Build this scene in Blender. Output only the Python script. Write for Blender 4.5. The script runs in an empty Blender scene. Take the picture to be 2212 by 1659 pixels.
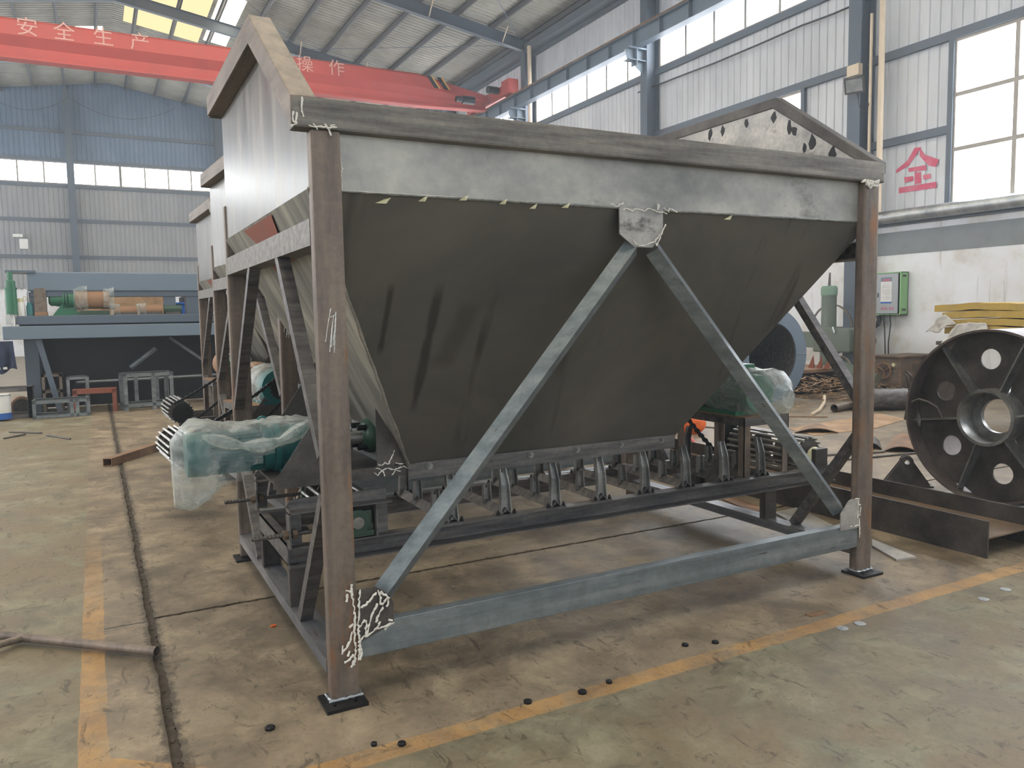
import bpy, bmesh, math, random
from mathutils import Vector, Matrix, noise as mnoise
random.seed(7)
SC = bpy.context.scene
COL = SC.collection
PI = math.pi
# ------------------------------------------------------------------ camera, world, exposure
FPX, YAW, PITCH, ROLL = 1696.53, 0.486623, -0.0866849, -0.0172527
CAM = Vector((-0.760333, -3.033445, 1.55))
_f = Vector((math.sin(YAW)*math.cos(PITCH), math.cos(YAW)*math.cos(PITCH), math.sin(PITCH)))
_r = Vector((math.cos(YAW), -math.sin(YAW), 0)); _u = _r.cross(_f)
_R = _r*math.cos(ROLL)+_u*math.sin(ROLL); _U = -_r*math.sin(ROLL)+_u*math.cos(ROLL)
cd = bpy.data.cameras.new('camera'); cam = bpy.data.objects.new('camera', cd); COL.objects.link(cam)
cd.sensor_fit = 'HORIZONTAL'; cd.sensor_width = 36.0; cd.lens = FPX/2212*36.0
cd.clip_start = 0.05; cd.clip_end = 300
m = Matrix((_R, _U, -_f)).transposed().to_4x4(); m.translation = CAM
cam.matrix_world = m
SC.camera = cam
SC.view_settings.view_transform = 'Standard'; SC.view_settings.look = 'None'
SC.view_settings.exposure = 0.55; SC.view_settings.gamma = 1.0; SC.view_settings.use_curve_mapping = False
try:
    SC.cycles.use_denoising = True
    SC.cycles.max_bounces = 8; SC.cycles.diffuse_bounces = 4; SC.cycles.transparent_max_bounces = 12
    SC.cycles.sample_clamp_indirect = 6.0
except Exception: pass
HAZE = 0.0034; SKY = 1.5; PANE = 9.5; ROOFLIGHT = 6.0
w = bpy.data.worlds.new('sky'); SC.world = w; w.use_nodes = True
bg = w.node_tree.nodes['Background']; bg.inputs[0].default_value = (0.80, 0.90, 1.0, 1); bg.inputs[1].default_value = SKY

# ------------------------------------------------------------------ helpers
def lin(h):
    if isinstance(h, str):
        c = [int(h[i:i+2], 16)/255 for i in (0, 2, 4)]
    else: c = [v/255 for v in h]
    return tuple((v/12.92 if v <= .04045 else ((v+.055)/1.055)**2.4) for v in c)+(1,)

class NT:
    def __init__(s, name):
        s.m = bpy.data.materials.new(name); s.m.use_nodes = True
        s.t = s.m.node_tree; s.b = s.t.nodes['Principled BSDF']; s.out = s.t.nodes['Material Output']
    def n(s, typ, **kw):
        nd = s.t.nodes.new('ShaderNode'+typ)
        for k, v in kw.items():
            if k.startswith('i_'): nd.inputs[k[2:].replace('_', ' ')].default_value = v
            else: setattr(nd, k, v)
        return nd
    def l(s, a, b): s.t.links.new(a, b)
    def coord(s, scale=(1, 1, 1), world=False, loc=(0, 0, 0)):
        mp = s.n('Mapping'); mp.inputs['Scale'].default_value = scale; mp.inputs['Location'].default_value = loc
        if world: s.l(s.n('NewGeometry').outputs['Position'], mp.inputs['Vector'])
        else: s.l(s.n('TexCoord').outputs['Object'], mp.inputs['Vector'])
        return mp.outputs['Vector']
    def noise(s, vec, scale, detail=5, rough=.6, dist=0.0):
        nd = s.n('TexNoise'); nd.inputs['Scale'].default_value = scale; nd.inputs['Detail'].default_value = detail
        nd.inputs['Roughness'].default_value = rough; nd.inputs['Distortion'].default_value = dist
        s.l(vec, nd.inputs['Vector']); return nd.outputs['Fac']
    def ramp(s, fac, stops, mode='LINEAR'):
        nd = s.n('ValToRGB'); cr = nd.color_ramp; cr.interpolation = mode
        while len(cr.elements) < len(stops): cr.elements.new(.5)
        for e, (p, c) in zip(cr.elements, stops):
            e.position = p; e.color = lin(c) if isinstance(c, str) else ((c, c, c, 1) if not isinstance(c, tuple) else c)
        s.l(fac, nd.inputs['Fac']); return nd.outputs['Color']
    def mix(s, fac, a, b, mode='MIX'):
        nd = s.n('MixRGB'); nd.blend_type = mode
        for i, v in ((0, fac), (1, a), (2, b)):
            if hasattr(v, 'links') or hasattr(v, 'is_output'): s.l(v, nd.inputs[i])
            elif i == 0: nd.inputs[0].default_value = v
            else: nd.inputs[i].default_value = lin(v) if isinstance(v, str) else v
        return nd.outputs['Color']
    def math(s, op, a, b=0.0, c=None):
        nd = s.n('Math'); nd.operation = op
        for i, v in enumerate((a, b) if c is None else (a, b, c)):
            if hasattr(v, 'is_output'): s.l(v, nd.inputs[i])
            else: nd.inputs[i].default_value = v
        return nd.outputs[0]
    def bump(s, fac, strength=.2, dist=.01):
        nd = s.n('Bump'); nd.inputs['Strength'].default_value = strength; nd.inputs['Distance'].default_value = dist
        s.l(fac, nd.inputs['Height']); s.l(nd.outputs['Normal'], s.b.inputs['Normal'])
    def set(s, **kw):
        for k, v in kw.items():
            k = k.replace('_', ' ')
            if hasattr(v, 'is_output'): s.l(v, s.b.inputs[k])
            else: s.b.inputs[k].default_value = lin(v) if isinstance(v, str) else v
        return s.m

def steel(name, stops, scale=3.0, aniso=(1, 1, 1), rough=(.45, .7), metal=.5, rust=None, bump=.15, world=False, fine=.25):
    """raw metal: noise driven colour with streaks, a second blotch layer and uneven gloss"""
    k = NT(name); v = k.coord(aniso, world)
    f = k.noise(v, scale, 7, .62)
    c = k.ramp(f, stops)
    f2 = k.noise(k.coord((1, 1, 1), world, (3, 1, 7)), scale*14, 4, .7)
    c = k.mix(fine, c, k.ramp(f2, [(.3, '2a2622'), (.7, 'd8d2c8')]), 'OVERLAY')
    if rust:
        rc, lo, hi, rs = rust
        f3 = k.noise(k.coord(aniso, world, (11, 5, 2)), rs, 6, .7)
        c = k.mix(k.ramp(f3, [(lo, 0.0), (hi, 1.0)]), c, rc)
    k.set(Base_Color=c, Metallic=metal, Roughness=k.math('MULTIPLY_ADD', f2, rough[1]-rough[0], rough[0]))
    k.bump(f2, bump, .002)
    return k.m

def paint(name, col, rough=.5, metal=0.0, var=.25, scale=4, dirt='5a5248', world=False, bump=.05):
    k = NT(name); f = k.noise(k.coord((1, 1, 1), world), scale, 6, .65)
    c = k.mix(k.ramp(f, [(.45, 0.0), (.8, var)]), col, dirt)
    k.set(Base_Color=c, Roughness=rough, Metallic=metal); k.bump(f, bump, .004); return k.m

def emit(name, col, strength):
    k = NT(name); e = k.n('Emission'); e.inputs[0].default_value = lin(col); e.inputs[1].default_value = strength
    k.l(e.outputs[0], k.out.inputs[0]); return k.m

M = {}
ORG = {}
class MB:
    def __init__(s): s.v = []; s.f = []
    def add(s, vs, fs):
        o = len(s.v); s.v += [Vector(p) for p in vs]; s.f += [tuple(i+o for i in q) for q in fs]; return s
    def box(s, x0, x1, y0, y1, z0, z1):
        return s.add([(x, y, z) for x in (x0, x1) for y in (y0, y1) for z in (z0, z1)],
                     [(0, 1, 3, 2), (4, 6, 7, 5), (0, 4, 5, 1), (2, 3, 7, 6), (0, 2, 6, 4), (1, 5, 7, 3)])
    def prism(s, pts, d):
        d = Vector(d); n = len(pts); p = [Vector(q) for q in pts]
        return s.add(p+[q+d for q in p], [tuple(range(n-1, -1, -1)), tuple(range(n, 2*n))]+[(i, (i+1) % n, n+(i+1) % n, n+i) for i in range(n)])
    def sweep(s, prof, p0, p1, up=(0, 0, 1)):
        """closed 2-D profile (side, up) carried from p0 to p1"""
        p0 = Vector(p0); p1 = Vector(p1); t = (p1-p0).normalized(); u = Vector(up); a = t.cross(u).normalized(); u = a.cross(t).normalized()
        return s.prism([p0+a*x+u*y for x, y in prof], p1-p0)
    def tube(s, pts, r, n=10, cap=True, hollow=0):
        P = [Vector(p) for p in pts]; rings = []; up = None
        for i, p in enumerate(P):
            t = (P[min(i+1, len(P)-1)]-P[max(i-1, 0)]).normalized()
            if up is None: up = Vector((0, 0, 1)) if abs(t.z) < .9 else Vector((0, 1, 0))
            a = t.cross(up).normalized(); up = a.cross(t).normalized()
            rr = r[i] if isinstance(r, (list, tuple)) else r
            rings.append([p+(a*math.cos(2*PI*j/n)+up*math.sin(2*PI*j/n))*rr for j in range(n)])
        fs = [(i*n+j, i*n+(j+1) % n, (i+1)*n+(j+1) % n, (i+1)*n+j) for i in range(len(P)-1) for j in range(n)]
        vs = [q for g in rings for q in g]
        if cap: fs += [tuple(range(n-1, -1, -1)), tuple(range((len(P)-1)*n, len(P)*n))]
        s.add(vs, fs)
        return s
    def lathe(s, prof, o, ax, n=24, closed=False):
        """prof = [(along, radius)] turned about the axis ax through o"""
        o = Vector(o); t = Vector(ax).normalized(); up = Vector((0, 0, 1)) if abs(t.z) < .9 else Vector((0, 1, 0))
        a = t.cross(up).normalized(); u = a.cross(t)
        vs = [o+t*x+(a*math.cos(2*PI*j/n)+u*math.sin(2*PI*j/n))*max(r, 1e-4) for x, r in prof for j in range(n)]
        k = len(prof); fs = [(i*n+j, i*n+(j+1) % n, ((i+1) % k)*n+(j+1) % n, ((i+1) % k)*n+j) for i in range(k if closed else k-1) for j in range(n)]
        return s.add(vs, fs)
    def plate_hole(s, c, ex, ey, hw, hh, r, t, n=16):
        """rectangular cell with a round hole; c centre, ex/ey axes, t thickness vector"""
        c = Vector(c); ex = Vector(ex); ey = Vector(ey); t = Vector(t); ins = []; out = []
        for j in range(n):
            a = 2*PI*(j+.5)/n; x, y = math.cos(a), math.sin(a); k = 1/max(abs(x)/hw, abs(y)/hh)
            ins.append(c+ex*x*r+ey*y*r); out.append(c+ex*x*k+ey*y*k)
        # square the corners
        for sx in (1, -1):
            for sy in (1, -1):
                b = min(range(n), key=lambda j: (out[j]-(c+ex*hw*sx+ey*hh*sy)).length); out[b] = c+ex*hw*sx+ey*hh*sy
        vs = ins+out+[p+t for p in ins]+[p+t for p in out]; fs = []
        for j in range(n):
            k = (j+1) % n; fs += [(j, k, n+k, n+j), (2*n+k, 2*n+j, 3*n+j, 3*n+k), (k, j, 2*n+j, 2*n+k), (n+j, n+k, 3*n+k, 3*n+j)]
        return s.add(vs, fs)
    def mesh(s, name, org, mat, bevel=0, smooth=False):
        me = bpy.data.meshes.new(name); me.from_pydata([v-org for v in s.v], [], s.f); me.materials.append(M[mat] if isinstance(mat, str) else mat)
        bm = bmesh.new(); bm.from_mesh(me); bmesh.ops.recalc_face_normals(bm, faces=bm.faces)
        if bevel:
            es = [e for e in bm.edges if len(e.link_faces) == 2 and e.calc_face_angle(0) > .6]
            bmesh.ops.bevel(bm, geom=es, offset=bevel, segments=2, affect='EDGES', profile=.6, clamp_overlap=True)
        bm.to_mesh(me); bm.free()
        if smooth:
            for p in me.polygons: p.use_smooth = True
            try: me.set_sharp_from_angle(angle=.7)
            except Exception: pass
        return me
    def obj(s, name, mat, parent=None, bevel=0, smooth=False, label=None):
        org = ORG.get(parent, Vector()) if parent else Vector()
        if parent is None and s.v:
            org = sum(s.v, Vector())/len(s.v); org.z = min(v.z for v in s.v)
        o = bpy.data.objects.new(name, s.mesh(name, org, mat, bevel, smooth)); COL.objects.link(o)
        if parent: o.parent = parent
        else: o.location = org
        ORG[o] = org
        if label: o['label'] = label
        return o

def tag(o, label, cat, group=None, kind=None):
    if label: o['label'] = label
    if cat: o['category'] = cat
    if group: o['group'] = group
    if kind: o['kind'] = kind
    return o
def thing(name, loc, label, cat, group=None):
    o = bpy.data.objects.new(name, None); COL.objects.link(o); o.location = loc; o.empty_display_size = .1
    ORG[o] = Vector(loc); return tag(o, label, cat, group)
def struct(name, loc=(0, 0, 0)):
    o = bpy.data.objects.new(name, None); COL.objects.link(o); o.location = loc; ORG[o] = Vector(loc); o['kind'] = 'structure'; return o
def inst(name, me, parent, loc, rotz=0, scale=None, rot=None):
    """a piece that shares mesh data; loc in world space"""
    o = bpy.data.objects.new(name, me); COL.objects.link(o); o.parent = parent
    o.location = Vector(loc)-(ORG.get(parent, Vector()) if parent else Vector())
    o.rotation_euler = rot if rot else (0, 0, rotz)
    if scale: o.scale = scale
    return o
def copy_tree(root, off, label=None):
    r = root.copy(); COL.objects.link(r); r.location = root.location+Vector(off); ORG[r] = ORG[root]+Vector(off)
    if label: r['label'] = label
    for ch in list(root.children):
        c = ch.copy(); COL.objects.link(c); c.parent = r
        for g in list(ch.children):
            d = g.copy(); COL.objects.link(d); d.parent = c
    return r
def ray(px, py): return _R*((px-1106)/FPX)-_U*((py-829.5)/FPX)+_f
def at(ax, val, px, py):
    """where the sight line of a photograph point meets the plane ax = val"""
    d = ray(px, py); i = 'XYZ'.index(ax); t = (val-CAM[i])/d[i]; return CAM+d*t
def rect(wd, h, t=0):
    return [(-wd/2, -h/2), (wd/2, -h/2), (wd/2, h/2), (-wd/2, h/2)]
def lprof(a, b, t): return [(0, 0), (a, 0), (a, t), (t, t), (t, b), (0, b)]
def cprof(wd, h, t):  # channel: web at side 0, flanges to +wd
    return [(0, 0), (wd, 0), (wd, t), (t, t), (t, h-t), (wd, h-t), (wd, h), (0, h)]
def iprof(wd, h, t, tw):
    a = wd/2; b = h/2; c = tw/2
    return [(-a, -b), (a, -b), (a, -b+t), (c, -b+t), (c, b-t), (a, b-t), (a, b), (-a, b), (-a, b-t), (-c, b-t), (-c, -b+t), (-a, -b+t)]
def hexnut(mb, c, ax, r, t):
    mb.lathe([(-t/2, 0), (-t/2, r), (t/2, r), (t/2, 0)], c, ax, 6); return mb

# ------------------------------------------------------------------ materials
M['post'] = steel('rusty_tube_steel', [(.3, '564c44'), (.5, '776a5f'), (.7, '8c7c6d')], 2.0, (5, 5, .8), (.42, .65), .3, ('8a5e3a', .57, .70, 1.7), .2)
M['beam'] = steel('weathered_beam_steel', [(.3, '544f4a'), (.5, '757069'), (.72, '928b80')], 2.0, (1, 10, 14), (.4, .65), .4, ('6b4632', .62, .72, 5.0), .2)
M['trim'] = steel('brownish_rail_steel', [(.3, '564c43'), (.5, '776b60'), (.72, '8c7f72')], 2.0, (6, 1, 6), (.45, .65), .35, ('7a4a30', .64, .75, 4.0), .2)
M['mill'] = steel('blue_mill_scale', [(.3, '676e71'), (.5, '7d8588'), (.72, '959b9b')], 1.1, (.8, 9, 11), (.35, .55), .55, ('4a3d38', .62, .72, 4.0), .12)
M['millY'] = steel('mill_scale_along', [(.3, '55565a'), (.5, '77777a'), (.72, '9a9895')], 1.6, (8, 1, 8), (.35, .6), .5, ('5c4a40', .58, .72, 4.0), .12)
M['rail'] = steel('dark_rail_steel', [(.3, '454344'), (.5, '656261'), (.72, '837d78')], 2.4, (1, 9, 9), (.4, .6), .5, ('5e4232', .6, .75, 5.0), .15)
M['dark'] = steel('dark_steel', [(.3, '353230'), (.5, '524d49'), (.72, '6b645e')], 4, (1, 1, 1), (.45, .65), .4, ('4d3628', .62, .75, 5.0), .15)
M['idler'] = steel('idler_steel', [(.3, '626262'), (.5, '8a8a88'), (.72, 'acaaa6')], 5, (1, 1, 1), (.28, .45), .65, None, .1)
M['black'] = paint('black_oil_steel', '1b1b1c', .45, .4, .3, 9, '3a332c')
M['frontplate'] = steel('mottled_front_plate', [(.32, '787876'), (.47, 'a19e97'), (.62, 'c2bdb2')], 1.15, (.9, 1, 1.3), (.38, .62), .3, ('5a564f', .60, .72, 1.3), .1, fine=.15)
M['plate'] = steel('mottled_grey_plate', [(.28, '7b7a78'), (.5, 'a8a49e'), (.7, 'c6c1b8')], 2.6, (1, 1, 1.6), (.4, .65), .3, ('55504b', .60, .70, 3.0), .15)
M['rustpaint'] = paint('red_primer', '8a4a36', .6, .1, .5, 6)
M['slag'] = paint('white_slag', 'ded8cc', .7, 0, .2, 30)
M['white'] = paint('white_paint', 'd8d8d4', .5)
M['teal'] = paint('teal_motor_paint', '14605f', .4, 0, .25, 6)
M['green'] = paint('green_machine_paint', '2c6a4d', .45, 0, .3, 6)
M['dgreen'] = paint('dark_green_paint', '2a4636', .4, 0, .4, 12)
M['blue'] = paint('blue_grey_machine_paint', '55606c', .4, .1, .15, 2)
M['lblue'] = paint('pale_blue_grey_paint', '687684', .45, 0, .12, 2)
M['vividblue'] = paint('vivid_blue_paint', '1f5fae', .4)
M['red'] = paint('crane_red_paint', 'b5453a', .6, 0, .3, 1.2, '7f3a34')
M['yellow'] = paint('hazard_yellow', 'd09a4a', .5)
M['orange'] = paint('orange_plastic', 'e0641c', .5, 0, .15, 10)
M['colsteel'] = paint('grey_structure_paint', '5f6c78', .5, .1, .25, 1.5, '4a4a4c', True)
M['coldark'] = paint('dark_column_paint', '4b555f', .5, .1, .25, 1.5, '454446', True)
M['purlinp'] = paint('dark_purlin_paint', '4b4a4b', .6, 0, .3, 1.5, '5a4a42', True)
M['girtp'] = paint('girt_paint', '505962', .55, 0, .35, 1.2, '5e4d49', True)
M['pvc'] = paint('cream_pvc', 'c9b79d', .45)
M['cable'] = paint('black_cable', '2a2b2e', .5)
M['card'] = paint('brown_cardboard', '967255', .8, 0, .2, 8)
M['wood'] = steel('raw_wood_and_rusty_plate', [(.3, '7a5e48'), (.5, 'a3835f'), (.7, 'b8997a')], 3, (1, 1, 1), (.6, .8), 0, None, .1)
M['brownbox'] = steel('brown_casing', [(.3, '4f4338'), (.5, '6b5a49'), (.7, '816c56')], 3, (1, 1, 1), (.55, .8), .15, ('8a5a34', .58, .72, 5.0), .15)
M['rimin'] = steel('rolled_drum_steel', [(.3, '4a4240'), (.5, '635955'), (.7, '7c726c')], 3, (1, 1, 1), (.4, .6), .4, ('5e4232', .6, .75, 4.0), .12)
M['sage'] = paint('sage_green_cap', '6a8672', .5, 0, .3, 5)
M['rusty'] = steel('rusty_plate', [(.3, '624b3b'), (.5, '85684f'), (.7, 'a5835f')], 3, (1, 1, 1), (.55, .8), .2, ('a5683a', .55, .7, 4.0), .15)
M['olive'] = paint('grey_green_machine', '5f6a5e', .5, .1, .45, 3)
M['panelg'] = paint('light_green_cabinet', '8fbd84', .45, 0, .1, 3)
M['panelgrey'] = paint('grey_cabinet_door', '9b9fa3', .45, 0, .1, 3)
M['wool'] = paint('yellow_rockwool', 'b0954e', .95, 0, .55, 5, '857553', bump=.5)
M['sheetp'] = paint('grey_white_plastic', 'b9b6b0', .4, 0, .3, 9, '8d8982', bump=.4)
M['cloth'] = paint('navy_cloth', '2b344c', .9, 0, .2, 9)
M['galv'] = steel('galvanised_pipe', [(.3, '8b9093'), (.5, 'abafb0'), (.7, 'c8cac8')], 3, (1, 1, 1), (.3, .5), .7, None, .08)
M['chrome'] = steel('bright_steel_bar', [(.3, '85837f'), (.5, 'b2b0aa'), (.7, 'd5d2cc')], 6, (1, 1, 1), (.25, .4), .8, None, .05)
M['text'] = paint('faded_white_lettering', 'cc9c90', .6, 0, .5, 8, 'b04a42')
M['redtext'] = paint('faded_red_lettering', 'c4506a', .7, 0, .5, 6, 'c9a0a8')
M['cream'] = paint('cream_plastic', 'cfc8a0', .5, 0, .15, 20)
M['pane'] = emit('overcast_window_pane', 'f4f8ff', PANE)
M['rooflight'] = emit('translucent_rooflight', 'fff6e2', ROOFLIGHT)
M['rooflightw'] = emit('yellowed_rooflight', 'f0d6a2', .95)
M['winframe'] = paint('window_frame', '9c958a', .6, 0, .3, 5, '6b5a48')

def mk_clad(nm, cs):
    k = NT(nm); v = k.coord((1, 1, .25), True)
    f = k.noise(v, 1.3, 6, .6)
    c = k.ramp(f, cs)
    k.set(Base_Color=c, Roughness=.5, Metallic=.1); return k.m
M['clad'] = mk_clad('corrugated_cladding', [(.3, 'adafb1'), (.55, 'c2c4c6'), (.75, 'cbcac6')]); M['cladB'] = mk_clad('dull_cladding', [(.3, '7f8182'), (.55, '8d8e8e'), (.75, '979590')]); M['cladU'] = mk_clad('haze_tinted_cladding', [(.3, '54677c'), (.55, '62758b'), (.75, '6b7c8f')])  # blue-grey upper back sheets carry haze and dim light in their colour
def mk_roof():
    k = NT('corrugated_roof_sheet'); f = k.noise(k.coord((1, 1, 1), True), .9, 6, .6)
    c = k.ramp(f, [(.3, '7c7a70'), (.55, '908e82'), (.75, '9a9788')])
    k.set(Base_Color=c, Roughness=.55, Metallic=.1); return k.m
M['roof'] = mk_roof()
def mk_concretewall():
    k = NT('stained_white_plaster'); v = k.coord((1, 1, 1), True)
    f = k.noise(v, 1.1, 7, .65)
    c = k.ramp(f, [(.3, 'b9b2a6'), (.5, 'd6d6d6'), (.7, 'dfe2e8')])
    st = k.noise(k.coord((1, 5, .35), True, (2, 0, 0)), 1.6, 5, .6)
    c = k.mix(k.ramp(st, [(.62, 0.0), (.76, .55)]), c, '8a7c68')
    f2 = k.noise(v, 9, 5, .7)
    c = k.mix(k.ramp(f2, [(.62, 0.0), (.75, .5)]), c, 'c7b79c')
    k.set(Base_Color=c, Roughness=.85); k.bump(f2, .15, .01); return k.m
M['plaster'] = mk_concretewall()
M['band'] = paint('grey_ring_beam', '7d8284', .8, 0, .4, 2.5, '5f5a54', True)

def mk_endplate():
    k = NT('bright_rolled_plate')
    v = k.coord((1, 3.0, .5)); f = k.noise(v, 2.2, 7, .6)
    c = k.ramp(f, [(.28, '4f4c47'), (.5, '6a675f'), (.7, '8a8375')])
    st = k.noise(k.coord((1, 22, 1.3)), 1.3, 6, .7)
    c = k.mix(k.ramp(st, [(.62, 0.0), (.72, .6)]), c, '8f6f4c')
    f2 = k.noise(k.coord(), 26, 4, .7)
    k.set(Base_Color=c, Metallic=.65, Roughness=k.math('MULTIPLY_ADD', f, .2, .24)); k.bump(f2, .06, .002)
    return k.m
M['endplate'] = mk_endplate()
def mk_hopper():
    k = NT('dark_hot_rolled_sheet'); v = k.coord((1, 1, 1)); f = k.noise(v, 1.1, 7, .6, .6)
    c = k.ramp(f, [(.25, '51524f'), (.5, '67645d'), (.75, '79736a')])
    f2 = k.noise(k.coord((1.4, 1, 2.2), False, (4, 2, 9)), 2.3, 4, .45)
    c = k.mix(k.ramp(f2, [(.62, 0.0), (.70, .16)]), c, '7a7468')
    f4 = k.noise(k.coord((5, 1, .5), False, (1, 7, 3)), 1.2, 3, .5)
    c = k.mix(k.ramp(f4, [(.64, 0.0), (.72, .55)]), c, '2b2722')
    sp = k.n('SeparateXYZ'); k.l(k.coord(), sp.inputs[0])
    for xa, xb, za, zb, wd in ((.392, .384, 1.70, 1.38, .016), (.622, .596, 1.70, 1.08, .022), (.80, .70, 1.62, 1.30, .06)):   # oily smears rubbed down the sheet
        tt = k.math('DIVIDE', k.math('SUBTRACT', sp.outputs[2], za), zb-za)
        dx = k.math('ABSOLUTE', k.math('SUBTRACT', sp.outputs[0], k.math('MULTIPLY_ADD', tt, xb-xa, xa)))
        edge = k.math('MULTIPLY', k.math('SUBTRACT', f2, .5), .05)
        s1 = k.n('MapRange'); k.l(k.math('ADD', dx, edge), s1.inputs[0]); s1.inputs[1].default_value = wd*.5; s1.inputs[2].default_value = wd*1.3; s1.inputs[3].default_value = .6 if wd < .05 else .3; s1.inputs[4].default_value = 0
        s2 = k.n('MapRange'); k.l(k.math('ABSOLUTE', k.math('SUBTRACT', tt, .5)), s2.inputs[0]); s2.inputs[1].default_value = .38; s2.inputs[2].default_value = .52; s2.inputs[3].default_value = 1; s2.inputs[4].default_value = 0
        c = k.mix(k.math('MULTIPLY', s1.outputs[0], s2.outputs[0]), c, '26231e')
    f3 = k.noise(v, 40, 4, .7)
    k.set(Base_Color=c, Metallic=.45, Roughness=k.math('MULTIPLY_ADD', f, .25, .34)); k.bump(f3, .05, .002)
    return k.m
M['hopper'] = mk_hopper()
def mk_sidesheet():
    k = NT('light_streaked_side_sheet'); v = k.coord((1, 7, 1)); f = k.noise(v, 1.1, 6, .6, .3)
    c = k.ramp(f, [(.3, '57544d'), (.5, '827e74'), (.68, 'aaa494')])  # pale streaks put window light on the chute sides into the colour
    k.set(Base_Color=c, Metallic=.4, Roughness=.5); return k.m
M['sidesheet'] = mk_sidesheet()

def mk_plastic(name, tint, amt):
    k = NT(name); f = k.noise(k.coord(), 9, 6, .6, 1.2)
    tr = k.n('BsdfTransparent'); tr.inputs[0].default_value = (.93, .96, .95, 1)
    k.set(Base_Color=tint, Roughness=.22, Specular_IOR_Level=.6)
    k.bump(k.noise(k.coord(), 22, 5, .6, 1.5), .5, .02)
    lw = k.n('LayerWeight'); lw.inputs[0].default_value = .45
    fac = k.math('ADD', k.ramp(f, [(.40, amt-.10), (.68, amt+.16)]), k.math('MULTIPLY', lw.outputs['Facing'], .42))
    mx = k.n('MixShader'); k.l(k.math('MINIMUM', fac, .95), mx.inputs[0]); k.l(tr.outputs[0], mx.inputs[1]); k.l(k.b.outputs[0], mx.inputs[2])
    k.l(mx.outputs[0], k.out.inputs[0]); return k.m
M['plastic'] = mk_plastic('clear_plastic_film', 'd9dcd6', .20)

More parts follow.
